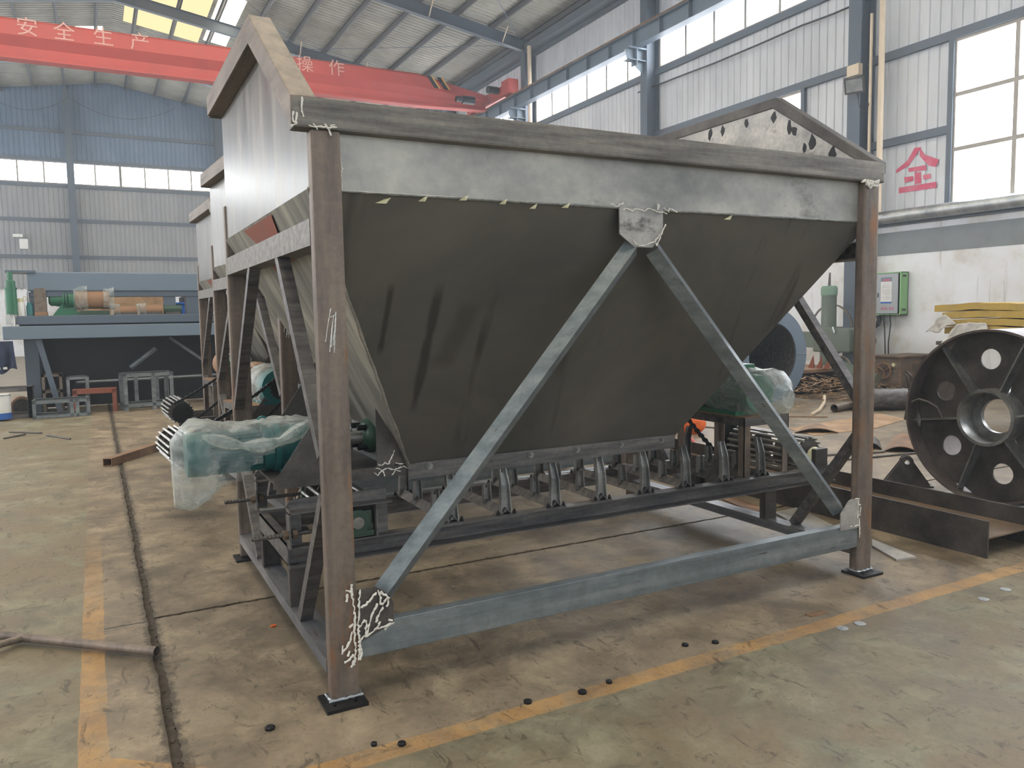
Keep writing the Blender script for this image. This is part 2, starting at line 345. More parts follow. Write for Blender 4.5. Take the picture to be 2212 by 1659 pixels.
def mk_floor():
    k = NT('worn_painted_concrete')
    pos = k.n('NewGeometry').outputs['Position']; sp = k.n('SeparateXYZ'); k.l(pos, sp.inputs[0]); X, Y = sp.outputs[0], sp.outputs[1]
    v = k.coord((1, 1, 1), True)
    n1 = k.noise(v, .55, 7, .62); n2 = k.noise(v, 3.2, 7, .68, .4); n3 = k.noise(v, 19, 7, .75)
    n4 = k.noise(k.coord((1, 1, 1), True, (5, 9, 0)), 1.25, 6, .62, .5)
    c = k.ramp(n2, [(.32, '584e40'), (.5, '80725e'), (.66, 'a5957c')])
    c = k.mix(k.ramp(n1, [(.40, 0.0), (.62, .5)]), c, '9b8b76')
    c = k.mix(k.ramp(n4, [(.52, 0.0), (.68, .72)]), c, '544a3c')
    # inner edge distances of the yellow lane
    xl = k.math('SUBTRACT', -.80, X)                    # >0 left of inner edge
    yb = k.math('SUBTRACT', k.math('MULTIPLY_ADD', X, .008, -.385), Y)     # >0 in front of inner edge
    dg = k.math('SUBTRACT', -.60, k.math('ADD', k.math('MULTIPLY', X, .78), Y))   # chamfered corner
    dg = k.math('MULTIPLY', dg, .79)
    wob = k.math('MULTIPLY', k.math('SUBTRACT', n2, .5), .035)
    d = k.math('ADD', k.math('MAXIMUM', xl, k.math('MAXIMUM', yb, dg)), wob)
    ye = k.math('MULTIPLY', k.math('GREATER_THAN', d, 0.0), k.math('LESS_THAN', d, .098))
    gr = k.math('GREATER_THAN', d, .098)
    g = k.ramp(n2, [(.32, '625c4a'), (.48, '7d7661'), (.64, '979078')])
    g = k.mix(k.ramp(n4, [(.42, 0.0), (.58, .8)]), g, '7d6e57')
    g = k.mix(k.ramp(k.noise(k.coord((1, 1, 1), True, (3, 3, 0)), 1.9, 6, .6, .8), [(.56, 0.0), (.70, .55)]), g, '8e937c')
    c = k.mix(gr, c, g)
    wear = k.math('MULTIPLY', ye, k.ramp(k.noise(k.coord((1, 1, 1), True, (8, 1, 0)), 4.5, 6, .7), [(.32, .12), (.56, .88)]))
    # paint is worn away from the left lane further back
    far = k.n('MapRange'); k.l(Y, far.inputs[0]); far.inputs[1].default_value = 1.6; far.inputs[2].default_value = 3.6; far.inputs[3].default_value = 1.0; far.inputs[4].default_value = 0.0
    wear = k.math('MULTIPLY', wear, far.outputs[0])
    c = k.mix(wear, c, k.ramp(n2, [(.3, '9c7648'), (.6, 'bd955f')]))
    # scuffs and small pits
    sc = k.noise(k.coord((7, 2.6, 1), True), 2.4, 6, .74, .8)
    c = k.mix(k.ramp(sc, [(.575, 0.0), (.65, .66)]), c, '453c31')
    sc2 = k.noise(k.coord((2.2, 6, 1), True, (4, 4, 0)), 1.7, 6, .74, .8)
    c = k.mix(k.ramp(sc2, [(.585, 0.0), (.67, .55)]), c, '4d4336')
    c = k.mix(k.ramp(n3, [(.575, 0.0), (.67, .6)]), c, '3d352b')
    c = k.mix(.35, c, k.ramp(n3, [(.3, '4a463f'), (.7, 'b8b2a6')]), 'OVERLAY')
    # grit trodden out of the joints
    jd = k.math('ADD', k.math('ABSOLUTE', k.math('ADD', X, .585)), k.math('MULTIPLY', k.math('SUBTRACT', n3, .5), .16))
    jc = k.math('ADD', k.math('ABSOLUTE', k.math('SUBTRACT', Y, 1.3975)), k.math('MULTIPLY', k.math('SUBTRACT', n3, .5), .08))
    jc = k.math('ADD', k.math('ADD', jc, .022), k.math('MULTIPLY', k.math('LESS_THAN', X, -.58), 9.0))
    mr = k.n('MapRange'); k.l(k.math('MINIMUM', jd, jc), mr.inputs[0]); mr.inputs[1].default_value = .022; mr.inputs[2].default_value = .050; mr.inputs[3].default_value = .85; mr.inputs[4].default_value = 0.0
    c = k.mix(mr.outputs[0], c, '40372b')
    # cross crack left of the long joint
    cr = k.math('ABSOLUTE', k.math('ADD', k.math('SUBTRACT', Y, 1.365), k.math('MULTIPLY', k.math('SUBTRACT', n3, .5), .03)))
    cm = k.math('MULTIPLY', k.math('LESS_THAN', cr, .008), k.math('MULTIPLY', k.math('GREATER_THAN', X, -.8), k.math('LESS_THAN', X, -.58)))
    c = k.mix(cm, c, '2e281f')
    k.set(Base_Color=c, Roughness=k.math('MULTIPLY_ADD', n2, .35, .38), Specular_IOR_Level=.35)
    k.bump(k.math('ADD', k.math('MULTIPLY', n2, .6), k.math('MULTIPLY', n3, .5)), .25, .008)
    return k.m
M['floor'] = mk_floor()
M['grit'] = paint('dark_joint_grit', '3e362b', .95, 0, .5, 25, '6a604f', True, .6)
# ================================================================== THE HALL
XW, YB, XL, YF, BAY = 13.45, 41.5, -13.0, -12.0, 6.85
COLS = [8.06+BAY*i for i in range(-2, 5)]          # frame lines along the hall
RS, ZE, XR = .16, 11.25, .5                        # roof slope, eave height, ridge line
def zroof(x): return ZE+RS*(XW-x) if x >= XR else ZE+RS*(XW-XR)-RS*(XR-x)
# floor: slabs over a gritty joint bed
fl = struct('floor')
MB().box(XL, XW+.2, YF, YB, -.3, -.009).obj('joint_bed', 'grit', fl)
def slab(x0, x1, y0, y1):
    mb = MB(); n = 900; j = []
    def edge(a, b, fixed, axis, amp):
        out = []
        for i in range(n):
            t = i/n; t = t if b < a else t; q = a+(b-a)*t; o = amp*(.25*mnoise.noise(Vector((q*2.1, fixed*2.7, axis)))+.35*mnoise.noise(Vector((q*14, fixed, 4)))+.45*mnoise.noise(Vector((q*37, fixed, 8))))
            out.append((q, fixed+o) if axis == 0 else (fixed+o, q))
        return out
    amp = .02
    P = edge(x0, x1, y0, 0, amp)+edge(y0, y1, x1, 1, amp)+edge(x1, x0, y1, 0, amp)+edge(y1, y0, x0, 1, amp)
    mb.prism([(x, y, -.2) for x, y in P], (0, 0, .2)); mb.obj('slab', 'floor', fl)
JX = -.585
slab(XL, JX-.018, YF, YB)
for y0, y1 in ((YF, 1.385), (1.41, 13.0), (13.02, 27), (27.02, YB)): slab(JX+.018, XW+.1, y0, y1)

def corrugated(name, axis, wd, ribs, depth, mat, out):
    """unit-height sheet of width wd along axis, flats with narrow outward grooves"""
    pts = []; p = wd/ribs
    for i in range(ribs):
        b = i*p; pts += [(b, 0), (b+p*.66, 0), (b+p*.74, depth), (b+p*.92, depth)]
    pts.append((wd, 0)); mb = MB(); n = len(pts); vs = []
    for z in (0, 1):
        for a, d in pts: vs.append((d*out, a, z) if axis == 'Y' else (a, d*out, z))
    mb.add(vs, [(i, i+1, n+i+1, n+i) for i in range(n-1)]); return mb.mesh(name, Vector(), mat)
SW = BAY/8
shR = corrugated('cladding_sheet', 'Y', SW, 4, .022, 'clad', 1)
shB = corrugated('cladding_sheet_back', 'X', SW, 4, .022, 'cladB', 1)
shU = corrugated('cladding_sheet_upper', 'X', SW, 4, .022, 'cladU', 1)
shL = corrugated('cladding_sheet_left', 'Y', SW, 2, .022, 'clad', -1)
wnum = [0]
def window(axis, c, a0, a1, z0, z1, cols, rows, s, fr=.075):
    """frame + panes in the plane axis = c, room side towards s"""
    wnum[0] += 1; mid = (a0+a1)/2
    o = struct('window_%d' % wnum[0], (c, mid, z0) if axis == 'X' else (mid, c, z0))
    da, dz = (a1-a0)/cols, (z1-z0)/rows
    def bx(u0, u1, v0, v1, d0, d1):
        d0, d1 = sorted((c+s*d0, c+s*d1))
        return MB().box(d0, d1, u0, u1, v0, v1) if axis == 'X' else MB().box(u0, u1, d0, d1, v0, v1)
    pm = bx(0, da-fr, 0, dz-fr, -.01, .004).mesh('pane', Vector((c, 0, 0)) if axis == 'X' else Vector((0, c, 0)), 'pane')
    for i in range(cols):
        for k in range(rows):
            u, v = a0+i*da+fr/2, z0+k*dz+fr/2
            inst('pane', pm, o, (c, u, v) if axis == 'X' else (u, c, v))
    for i in range(cols+1): bx(a0+i*da-fr/2, a0+i*da+fr/2, z0-fr/2, z1+fr/2, -.02, .03).obj('mullion', 'winframe', o)
    for k in range(rows+1): bx(a0-fr/2, a1+fr/2, z0+k*dz-fr/2, z0+k*dz+fr/2, -.02, .024).obj('glazing_bar', 'winframe', o)
# ---- right wall
wr = struct('wall_right')
MB().box(XW, XW+.22, YF, YB, 0, 3.24).obj('plaster_wall', 'plaster', wr)
MB().box(XW-.012, XW+.01, YF, YB, 2.63, 3.08).obj('ring_beam', 'band', wr)
zS0, zS1 = 8.26, 9.36
for ci, c in enumerate(COLS):
    for j in range(8):
        y = c+j*SW
        if y > YB-.3: continue
        inst('cladding_sheet', shR, wr, (XW, y, 6.52), scale=(1, 1, zS0-6.52))
        inst('cladding_sheet', shR, wr, (XW, y, zS1), scale=(1, 1, ZE-zS1))
        if j in (0, 1, 6, 7): inst('cladding_sheet', shR, wr, (XW, y, 3.2), scale=(1, 1, 3.34))
    for y in (c+1.63, c+5.05): MB().box(XW-.09, XW-.005, y-.05, y+.05, 3.24, 6.46).obj('window_post', 'girtp', wr)
    MB().box(XW-.08, XW-.005, c, c+1.6, 4.77, 4.92).obj('girt', 'girtp', wr)
    MB().box(XW-.08, XW-.005, c+5.08, c+BAY, 4.77, 4.92).obj('girt', 'girtp', wr)
    window('X', XW-.02, c+1.68, c+5.0, 3.48, 6.42, 3, 3, -1)
    if c+BAY < YB+1: window('X', XW-.02, c+.2, c+BAY-.2, zS0+.03, zS1-.03, 6, 1, -1)
    # steel column with crane bracket
    MB().sweep(iprof(.30, .42, .016, .012), (XW-.24, c, 0), (XW-.24, c, ZE-.3), (1, 0, 0)).obj('column', 'coldark', wr)
    mb = MB(); mb.prism([(12.42, c-.012, 8.74), (13.0, c-.012, 8.74), (13.0, c-.012, 8.12), (12.9, c-.012, 8.16), (12.42, c-.012, 8.5)], (0, .024, 0))
    mb.box(12.42, 13.0, c-.14, c+.14, 8.72, 8.76); mb.box(12.42, 13.0, c-.13, c+.13, 8.42, 8.44).box(12.68, 12.7, c-.13, c+.13, 8.3, 8.74)
    mb.obj('crane_bracket', 'colsteel', wr)
    for y in (c+.32,):
        MB().box(XW-.085, XW-.005, y-.03, y+.03, 3.24, ZE-.2).obj('column_flashing', 'girtp', wr)
for z0, z1 in ((6.44, 6.6), (8.12, 8.28), (9.34, 9.46), (3.2, 3.3), (10.6, 10.75)):
    MB().box(XW-.085, XW-.004, YF, YB, z0, z1).obj('girt', 'girtp', wr)
# eave strut and gutter boxes under the roof edge
MB().box(13.0, 13.4, YF, YB, 10.72, 10.95).obj('eave_beam', 'girtp', wr)
# painted character on the cladding between post and window
R_ = lambda x, y: at('X', XW-.006, 1880+x/3.605, y/3.605)
mb = MB()
for q in ([(345, 1150), (400, 1145), (300, 1290), (200, 1350), (205, 1320), (290, 1250)], [(385, 1150), (425, 1205), (535, 1243), (512, 1300), (455, 1290), (385, 1215)],
          [(295, 1310), (435, 1285), (435, 1325), (300, 1340)], [(262, 1380), (335, 1372), (335, 1408), (268, 1424)], [(410, 1362), (470, 1352), (475, 1390), (412, 1398)],
          [(345, 1345), (395, 1340), (397, 1428), (345, 1432)], [(222, 1462), (515, 1415), (515, 1462), (222, 1506)]):
    mb.prism([R_(*p) for p in q], (-.003, 0, 0))
mb.obj('painted_character', 'redtext', wr)
# ---- back wall
wb = struct('wall_back')
MB().box(XL, XW, YB, YB+.22, 0, 3.24).obj('plaster_wall', 'plaster', wb)
x = XL
while x < XW-.2:
    inst('cladding_sheet', shB, wb, (x, YB, 3.2), scale=(1, 1, zS0-3.2))
    inst('cladding_sheet', shU, wb, (x, YB, zS1), scale=(1, 1, zroof(x+SW/2)-zS1+.1)); x += SW
for z in (4.79, 6.55, 8.2, 10.8, 9.42): MB().box(XL, XW, YB-.09, YB-.004, z-.08, z+.08).obj('girt', 'girtp', wb)
for xc in (-8.2, -1.35, 5.5): MB().sweep(iprof(.32, .45, .016, .012), (xc, YB-.3, 0), (xc, YB-.3, zroof(xc)-.3), (0, 1, 0)).obj('column', 'coldark', wb)
for i in range(4): window('Y', YB-.02, -12.35+i*6.6, -12.35+(i+1)*6.6-.05, zS0+.05, zS1-.03, 6, 1, -1)
lp = at('Y', YB-.15, 43, 527)
mb = MB(); mb.box(lp.x-.25, lp.x+.15, lp.y-.25, lp.y, lp.z+.3, lp.z+.45); mb.box(lp.x, lp.x+.35, lp.y-.3, lp.y-.12, lp.z-.25, lp.z+.22)
tag(mb.obj('floodlight', 'white', None, .02), 'small white floodlight high on the far back wall', 'lamp')
# ---- left and front walls (outside the picture; they close the hall and let the daylight in)
wl = struct('wall_left')
MB().box(XL-.22, XL, YF, YB, 0, 3.24).obj('plaster_wall', 'plaster', wl)
for c in COLS:
    for j in range(8):
        y = c+j*SW
        inst('cladding_sheet', shL, wl, (XL, y, 6.52), scale=(1, 1, zS0-6.52)); inst('cladding_sheet', shL, wl, (XL, y, zS1), scale=(1, 1, ZE-zS1))
        if j in (0, 1, 6, 7): inst('cladding_sheet', shL, wl, (XL, y, 3.2), scale=(1, 1, 3.34))
    window('X', XL+.02, c+1.68, c+5.0, 3.48, 6.42, 3, 1, 1)
    window('X', XL+.02, c+.2, c+BAY-.2, zS0+.03, zS1-.03, 3, 1, 1)
wf = struct('wall_front')
for b in ((XL, -7.0, 0, 14), (8.0, XW, 0, 14), (-7.0, 8.0, 6.2, 14)): MB().box(b[0], b[1], YF-.2, YF, b[2], b[3]-.6).obj('plaster_wall', 'plaster', wf)
# ---- roof
ce = struct('ceiling')
def roofsheet(name, xa, xb):
    p = .9/4; pts = []
    for i in range(4): b = i*p; pts += [(b, 0), (b+p*.55, 0), (b+p*.68, .03), (b+p*.87, .03)]
    pts.append((.9, 0)); n = len(pts)
    vs = [(xx, a, zroof(xx)+d) for xx in (xa, xb) for a, d in pts]
    return MB().add(vs, [(i, i+1, n+i+1, n+i) for i in range(n-1)]).mesh(name, Vector(), 'roof')
ra, rb = roofsheet('roof_sheet', XR, XW+.25), roofsheet('roof_sheet_left', XL-.25, XR)
y = YF
while y < YB:
    inst('roof_sheet', ra, ce, (0, y, 0)); inst('roof_sheet', rb, ce, (0, y, 0)); y += .9
def zsec(x): return (x, 0, zroof(x))
pur = []
x = XW-.3
while x > XL:
    s = RS if x > XR else -RS
    mb = MB().sweep([(-.06, 0), (.005, 0), (.005, -.16), (.06, -.16), (.06, -.166), (-.001, -.166), (-.001, -.006), (-.06, -.006)], (x, YF, zroof(x)-.012), (x, YB, zroof(x)-.012))
    mb.obj('purlin', 'purlinp', ce); x -= 1.32
raf = MB(); d = .38
for xa, xb in ((13.2, XR), (XR, XL+.2)):
    raf.sweep(iprof(.2, d, .014, .01), (xa, 0, zroof(xa)-.19-d/2), (xb, 0, zroof(xb)-.19-d/2))
rafm = raf.mesh('rafter', Vector(), 'coldark')
for c in COLS: inst('rafter', rafm, ce, (0, c, 0))
for c in COLS[2:6]:
    for x in (12.2, 9.5, 6.9):
        MB().tube([(x, c, zroof(x)-.55), (x-.05, c+.55, zroof(x)-.15)], .022, 6).obj('fly_brace', 'pvc', ce)
        MB().tube([(x, c, zroof(x)-.55), (x-.05, c-.55, zroof(x)-.15)], .022, 6).obj('fly_brace', 'pvc', ce)
for (y0, y1, xs) in ((22.2, 28.5, (12.8, 7.0)), (28.7, 22.2, (7.0, 1.5)), (15.2, 21.6, (7, 12.8))):
    MB().tube([(xs[0], y0, zroof(xs[0])-.3), (xs[1], y1, zroof(xs[1])-.3)], .012, 5).obj('tie_rod', 'colsteel', ce)
def rooflight(x0, x1, y0, y1, mat):
    MB().prism([(x0, y0, zroof(x0)-.005), (x1, y0, zroof(x1)-.005), (x1, y1, zroof(x1)-.005), (x0, y1, zroof(x0)-.005)], (0, 0, .004)).obj('rooflight', mat, ce)
for c in COLS:  # extra glowing panels out of view, added to light the hall from above
    if c < 20:
        for a in (1.2, 4.4):
            rooflight(1.6, 5.6, c+a, c+a+1.6, 'rooflight'); rooflight(-4.6, -.6, c+a, c+a+1.6, 'rooflight')
rooflight(.9, 3.6, 26.6, 32.0, 'rooflightw'); rooflight(3.75, 4.6, 26.4, 31.5, 'rooflight')
rooflight(-4.5, .2, 33, 34.5, 'rooflight'); rooflight(1.0, 5.0, 35.5, 37, 'rooflight')

# ================================================================== CRANE AND SERVICES ON THE RIGHT WALL
XRUN = 12.72
t = thing('crane_runway_beam', (XRUN, 20, 8.77), 'long grey crane runway beam on brackets along the right wall', 'beam')
MB().sweep(iprof(.26, .44, .016, .012), (XRUN, YF+.5, 8.99), (XRUN, YB-.3, 8.99)).obj('girder', 'colsteel', t)
MB().sweep([(-.05, 0), (.05, 0), (.018, .03), (.018, .07), (.035, .08), (.035, .11), (-.035, .11), (-.035, .08), (-.018, .07), (-.018, .03)], (XRUN, YF+.5, 9.21), (XRUN, YB-.3, 9.21)).obj('crane_rail', 'rusty', t)
st = MB().box(-.115, .115, -.008, .008, -.2, .2).mesh('stiffener', Vector(), 'colsteel')
y = -4.5
while y < 41: inst('stiffener', st, t, (XRUN, y, 8.99)); y += 1.14
YC = 23.7
t = thing('overhead_crane', (0, YC, 9.0), 'red single girder overhead crane with faded white lettering across the hall', 'crane')
xe = 11.35
prof = [(-.27, .62), (-.24, 1.02), (-.16, 1.1), (.16, 1.1), (.24, 1.02), (.27, .62), (.07, .36), (.05, .06), (.2, .06), (.2, 0), (-.2, 0), (-.2, .06), (-.05, .06), (-.07, .36)]
mb = MB(); mb.prism([(XL+1.2, YC+a, 8.98+b) for a, b in prof], (9.75+11.8, 0, 0)); mb.obj('main_girder', 'red', t)
mb = MB(); n = len(prof); e0 = [(9.75, YC+a, 8.98+b) for a, b in prof]; e1 = [(12.45, YC+a*.9, 9.08+b*.5) for a, b in prof]
mb.add(e0+e1, [tuple(range(n)), tuple(range(2*n-1, n-1, -1))]+[(i, (i+1) % n, n+(i+1) % n, n+i) for i in range(n)]); mb.obj('girder_end', 'red', t)
mb = MB(); mb.box(XRUN-.17, XRUN+.17, YC-1.55, YC+1.55, 9.36, 9.72).box(XRUN-.2, XRUN+.2, YC-1.75, YC-1.2, 9.33, 9.85).box(XRUN-.2, XRUN+.2, YC+1.2, YC+1.75, 9.33, 9.85)
mb.obj('end_truck', 'red', t, .03)
for yy in (-1.35, 1.35): MB().lathe([(-.06, 0), (-.06, .15), (.06, .15), (.06, 0)], (XRUN, YC+yy, 9.46), (1, 0, 0), 18).obj('wheel', 'dark', t)
mb = MB(); mb.lathe([(0, 0), (0, .13), (.4, .13), (.42, .08), (.42, 0)], (XRUN-.62, YC-.95, 9.6), (1, 0, 0), 14); mb.obj('travel_motor', 'black', t)
mb = MB(); mb.lathe([(0, 0), (0, .14), (.45, .14), (.47, 0)], (11.2, YC-.75, 9.2), (1, 0, 0), 14).lathe([(-.25, 0), (-.25, .1), (0, .1), (0, 0)], (11.2, YC-.75, 9.2), (1, 0, 0), 14); mb.obj('hoist_motor', 'black', t)
for i, xs in enumerate((10.35, 10.72)):
    MB().prism([(xs, YC-.285, 9.62), (xs+.16, YC-.285, 9.62), (xs-.12, YC-.246, 10.02), (xs-.28, YC-.246, 10.02)], (0, .012, 0)).obj('black_stripe', 'black', t)
    MB().prism([(xs+.16, YC-.283, 9.62), (xs+.24, YC-.283, 9.62), (xs-.04, YC-.244, 10.02), (xs-.12, YC-.244, 10.02)], (0, .012, 0)).obj('yellow_stripe', 'yellow', t)
def text(s, size, mat, mw, name, parent, ext=.002):
    cu = bpy.data.curves.new('t', 'FONT'); cu.body = s; cu.size = size; cu.align_x = 'CENTER'; cu.align_y = 'CENTER'; cu.extrude = ext; cu.resolution_u = 3
    to = bpy.data.objects.new('t', cu); COL.objects.link(to); dg = bpy.context.evaluated_depsgraph_get(); dg.update()
    me = bpy.data.meshes.new_from_object(to.evaluated_get(dg)); bpy.data.objects.remove(to); bpy.data.curves.remove(cu)
    me.name = name; me.materials.clear(); me.materials.append(M[mat])
    o = bpy.data.objects.new(name, me); COL.objects.link(o); o.parent = parent
    L = Matrix.Translation(-ORG.get(parent, Vector())) if parent else Matrix()
    o.matrix_local = L @ mw; return o
tilt = math.atan2(.03, .4)
for ch, xx in (('安', -1.95), ('全', -1.05), ('生', -.05), ('产', .92), ('操', 5.8), ('作', 6.85)):
    text(ch, .56, 'text', Matrix.Translation((xx, YC-.262, 9.83)) @ Matrix.Rotation(PI/2-tilt*1, 4, 'X'), 'painted_letter', t)
# services
def svc(name, pts, r, mat, label, cat, n=10, group=None):
    return tag(MB().tube(pts, r, n).obj(name, mat, smooth=True), label, cat, group)
svc('downpipe', [(12.98, 7.42, 3.45), (12.98, 7.42, 11)], .058, 'pvc', 'cream plastic downpipe on the column left of the red painted character', 'pipe')
svc('conduit', [(12.98, 7.66, 3.3), (12.98, 7.66, 7.3)], .03, 'pvc', 'thin cream conduit pipe beside the thicker downpipe near the floodlight', 'pipe')
svc('downpipe', [(12.95, 21.2, 3.45), (12.95, 21.2, 10.75)], .07, 'pvc', 'cream downpipe far back on the right wall behind the crane rail', 'pipe')
o = svc('wall_pipe', [(13.22, -6, 3.36), (13.22, 41, 3.36)], .125, 'galv', 'long silver pipe running along the right wall above the grey band', 'pipe', 18)
t = thing('floodlight', (12.92, 7.95, 5.85), 'black framed floodlight on the steel column of the right wall', 'lamp')
fr = Matrix.Translation((12.85, 7.92, 6.0)) @ Matrix.Rotation(.5, 4, 'Z') @ Matrix.Rotation(-.45, 4, 'Y')
def xf(mb, mtx): mb.v = [mtx @ v for v in mb.v]; return mb
xf(MB().box(-.05, .03, -.19, .19, -.16, .16), fr).obj('housing', 'dark', t, .01)
xf(MB().box(-.056, -.048, -.15, .15, -.12, .12), fr).obj('lamp_glass', 'galv', t)
MB().box(12.88, 13.0, 7.86, 8.14, 6.2, 6.42).obj('driver_box', 'pvc', t, .01)
MB().tube([(12.86, 7.9, 5.86), (12.87, 7.8, 5.5), (12.9, 7.7, 5.45), (12.96, 7.66, 5.6)], .01, 6).obj('lead', 'cable', t)
pts = [at('X', 13.3, 1400+x/2.724, y/2.724) for x, y in ((-60, 545), (0, 522), (240, 428), (390, 372), (560, 300), (660, 258), (780, 205), (905, 150), (1090, 82), (1290, -5))]
svc('power_cable', pts, .022, 'cable', 'black cable sagging along the cladding below the high windows', 'cable', 6)
a = at('X', 13.28, 1300, 255); b = at('X', 13.28, 1480, 185)
# hanging festoon wires under the far roof, left
for k, (x0, x1, yy) in enumerate(((-4.6, -1.2, 38), (-1.2, 3.2, 38))):
    svc('roof_wire', [(x0+(x1-x0)*i/12, yy, 11.6-1.3*(1-(2*i/12-1)**2)*.55) for i in range(13)], .012, 'cable', ('dark wire sagging under the far roof, left of two', 'dark wire sagging under the far roof, right of two')[k], 'cable', 5)
# thin workshop haze that greys the far end of the hall
if HAZE > 0:
    hm = bpy.data.materials.new('workshop_haze'); hm.use_nodes = True; nt = hm.node_tree; nt.nodes.clear()
    vs_ = nt.nodes.new('ShaderNodeVolumeScatter'); vs_.inputs['Color'].default_value = (.80, .90, 1.0, 1); vs_.inputs['Density'].default_value = HAZE; vs_.inputs['Anisotropy'].default_value = .35
    no = nt.nodes.new('ShaderNodeOutputMaterial'); nt.links.new(vs_.outputs[0], no.inputs['Volume']); M['haze'] = hm
    tag(MB().box(XL+.3, XW-.5, YF+.3, YB-.5, .003, 10.4).obj('haze', 'haze'), None, None)['kind'] = 'structure'
# ================================================================== HOPPER BINS
W_, D_, LX, DY, HT = .118, .062, 3.117, 2.222, 2.268
VEE = [(-.048, -.046), (0, .002), (.048, -.046), (.043, -.051), (0, -.008), (-.043, -.051)]
bin1 = thing('hopper_bin', (0, 0, 0), 'nearest bare steel hopper bin, its whole front and sloping chute in view', 'hopper bin', 'row of three steel hopper bins')
t = bin1
def bevelbox(n, mat, b, par, bev=.01, label=None): return MB().box(*b).obj(n, mat, par, bev, label=label)
for px in (0, LX):
    for py in (0, DY):
        bevelbox('post', 'post', (px, px+W_, py, py+D_, .014, HT), t, .012)
        cx, cy = px+W_/2-.012, py+D_/2-.025
        mb = MB()
        for sx in (-1, 1):
            for sy in (-1, 1): mb.plate_hole((cx+sx*.042, cy+sy*.039, 0), (1, 0, 0), (0, 1, 0), .042, .039, .009, (0, 0, .014), 12)
        mb.obj('base_plate', 'black', t)
# front top beam and end rails
bevelbox('top_beam', 'beam', (-.062, 3.272, -.004, .082, HT, 2.385), t, .01)
for k, (xa, xb) in enumerate(((-.07, .03), (3.205, 3.285))):
    mb = MB(); hh = .115
    lo = 0 if k == 0 else .05; mb.prism([(xa, .0, 2.27+lo), (xa, .0, 2.385), (xa, .76, 2.925), (xa, 2.235, 2.925), (xa, 2.235, 2.81+lo), (xa, .80-lo*.3, 2.81+lo)], (xb-xa, 0, 0))
    mb.obj('end_rail', 'trim' if k == 0 else 'dark', t, .006)
    xp = .012 if k == 0 else 3.212
    MB().prism([(xp, .05, 2.05), (xp, DY, 2.05), (xp, DY, 2.885), (xp, .775, 2.885), (xp, .05, 2.36)], (.006, 0, 0)).obj('end_plate', 'endplate' if k == 0 else 'plate', t)
bevelbox('back_rail', 'trim', (-.06, 3.28, DY-.03, DY+.06, 2.81, 2.925), t, .008)
MB().box(.018, 3.212, DY, DY+.006, 2.05, 2.86).obj('back_plate', 'plate', t)
MB().box(.10, 3.15, .05, .056, 2.05, HT+.02).obj('front_plate', 'frontplate', t)
mb = MB()
random.seed(3)
for i in range(70):
    x = .13+i*.0425; r = random.uniform(.004, .0075); mb.lathe([(-.03, 0), (-.026, r*.8), (.0, r), (.026, r*.8), (.03, 0)], (x, .046, 2.049), (1, 0, random.uniform(-.06, .06)), 6)
mb.obj('weld_seam', 'galv', t)
# chute sheets
TF = [(0, .05, 2.055), (3.235, .05, 2.055), (3.235, DY, 2.055), (0, DY, 2.055)]
BT = [(.625, .735, .80), (2.365, .735, .80), (2.365, 1.47, .80), (.625, 1.47, .80)]
for i, (n, mat) in enumerate((('front_chute_sheet', 'hopper'), ('right_chute_sheet', 'sidesheet'), ('back_chute_sheet', 'hopper'), ('left_chute_sheet', 'sidesheet'))):
    j = (i+1) % 4; q = [Vector(TF[i]), Vector(TF[j]), Vector(BT[j]), Vector(BT[i])]
    nn = (q[1]-q[0]).cross(q[3]-q[0]).normalized()*.005
    N = 12; mb = MB(); g = []
    for a in range(N+1):
        for b in range(N+1):
            u, v = a/N, b/N; p = (q[0]*(1-u)+q[1]*u)*(1-v)+(q[3]*(1-u)+q[2]*u)*v
            bul = .012*mnoise.noise(p*1.6)*math.sin(PI*u)*math.sin(PI*v); g.append(p+nn.normalized()*bul)
    fs = [(a*(N+1)+b, (a+1)*(N+1)+b, (a+1)*(N+1)+b+1, a*(N+1)+b+1) for a in range(N) for b in range(N)]
    mb.add(g, fs); mb.obj(n, mat, t, smooth=True)
Lp = lambda px, py: (lambda d, q: CAM+d*((q-CAM).dot(Vector((1.255, 0, .625)))/d.dot(Vector((1.255, 0, .625)))))(ray(px, py), Vector((-.008, 0, 2.055)))
MB().prism([Lp(*q) for q in ((527, 500), (585, 463), (604, 512), (640, 560), (600, 590), (558, 530))], (-.001, 0, 0)).obj('primer_patch', 'rustpaint', t, label='reddish primer patch on the left chute sheet')
# weld bead down the front left corner
mb = MB(); p0, p1 = Vector(TF[0]), Vector(BT[0])
mb.tube([p0+(p1-p0)*i/24+Vector((-.004+random.uniform(-.004, .004), -.006, 0)) for i in range(25)], [random.uniform(.006, .012) for i in range(25)], 6); mb.obj('corner_weld', 'chrome', t)
# dark angle under the front left corner of the chute and stiffeners on the left sheet
def onleft(y, z):  # point on the left sheet
    v = (2.055-z)/1.255; return Vector((.625*v, y, z))
random.seed(4)
for px, py, s in ((365, 790, .05), (440, 770, .045), (580, 725, .04), (740, 690, .05), (830, 750, .05), (860, 772, .05), (965, 840, .06), (1085, 900, .06), (920, 870, .035)):
    c = at('X', 3.2115, 1400+px/2.724, py/2.724)
    MB().prism([c+Vector((0, s*.5*math.cos(a)*random.uniform(.6, 1.1), s*math.sin(a)*random.uniform(.5, 1.0))) for a in [k*PI/4.5 for k in range(9)]], (-.001, 0, 0)).obj('burn_mark', 'black', t)
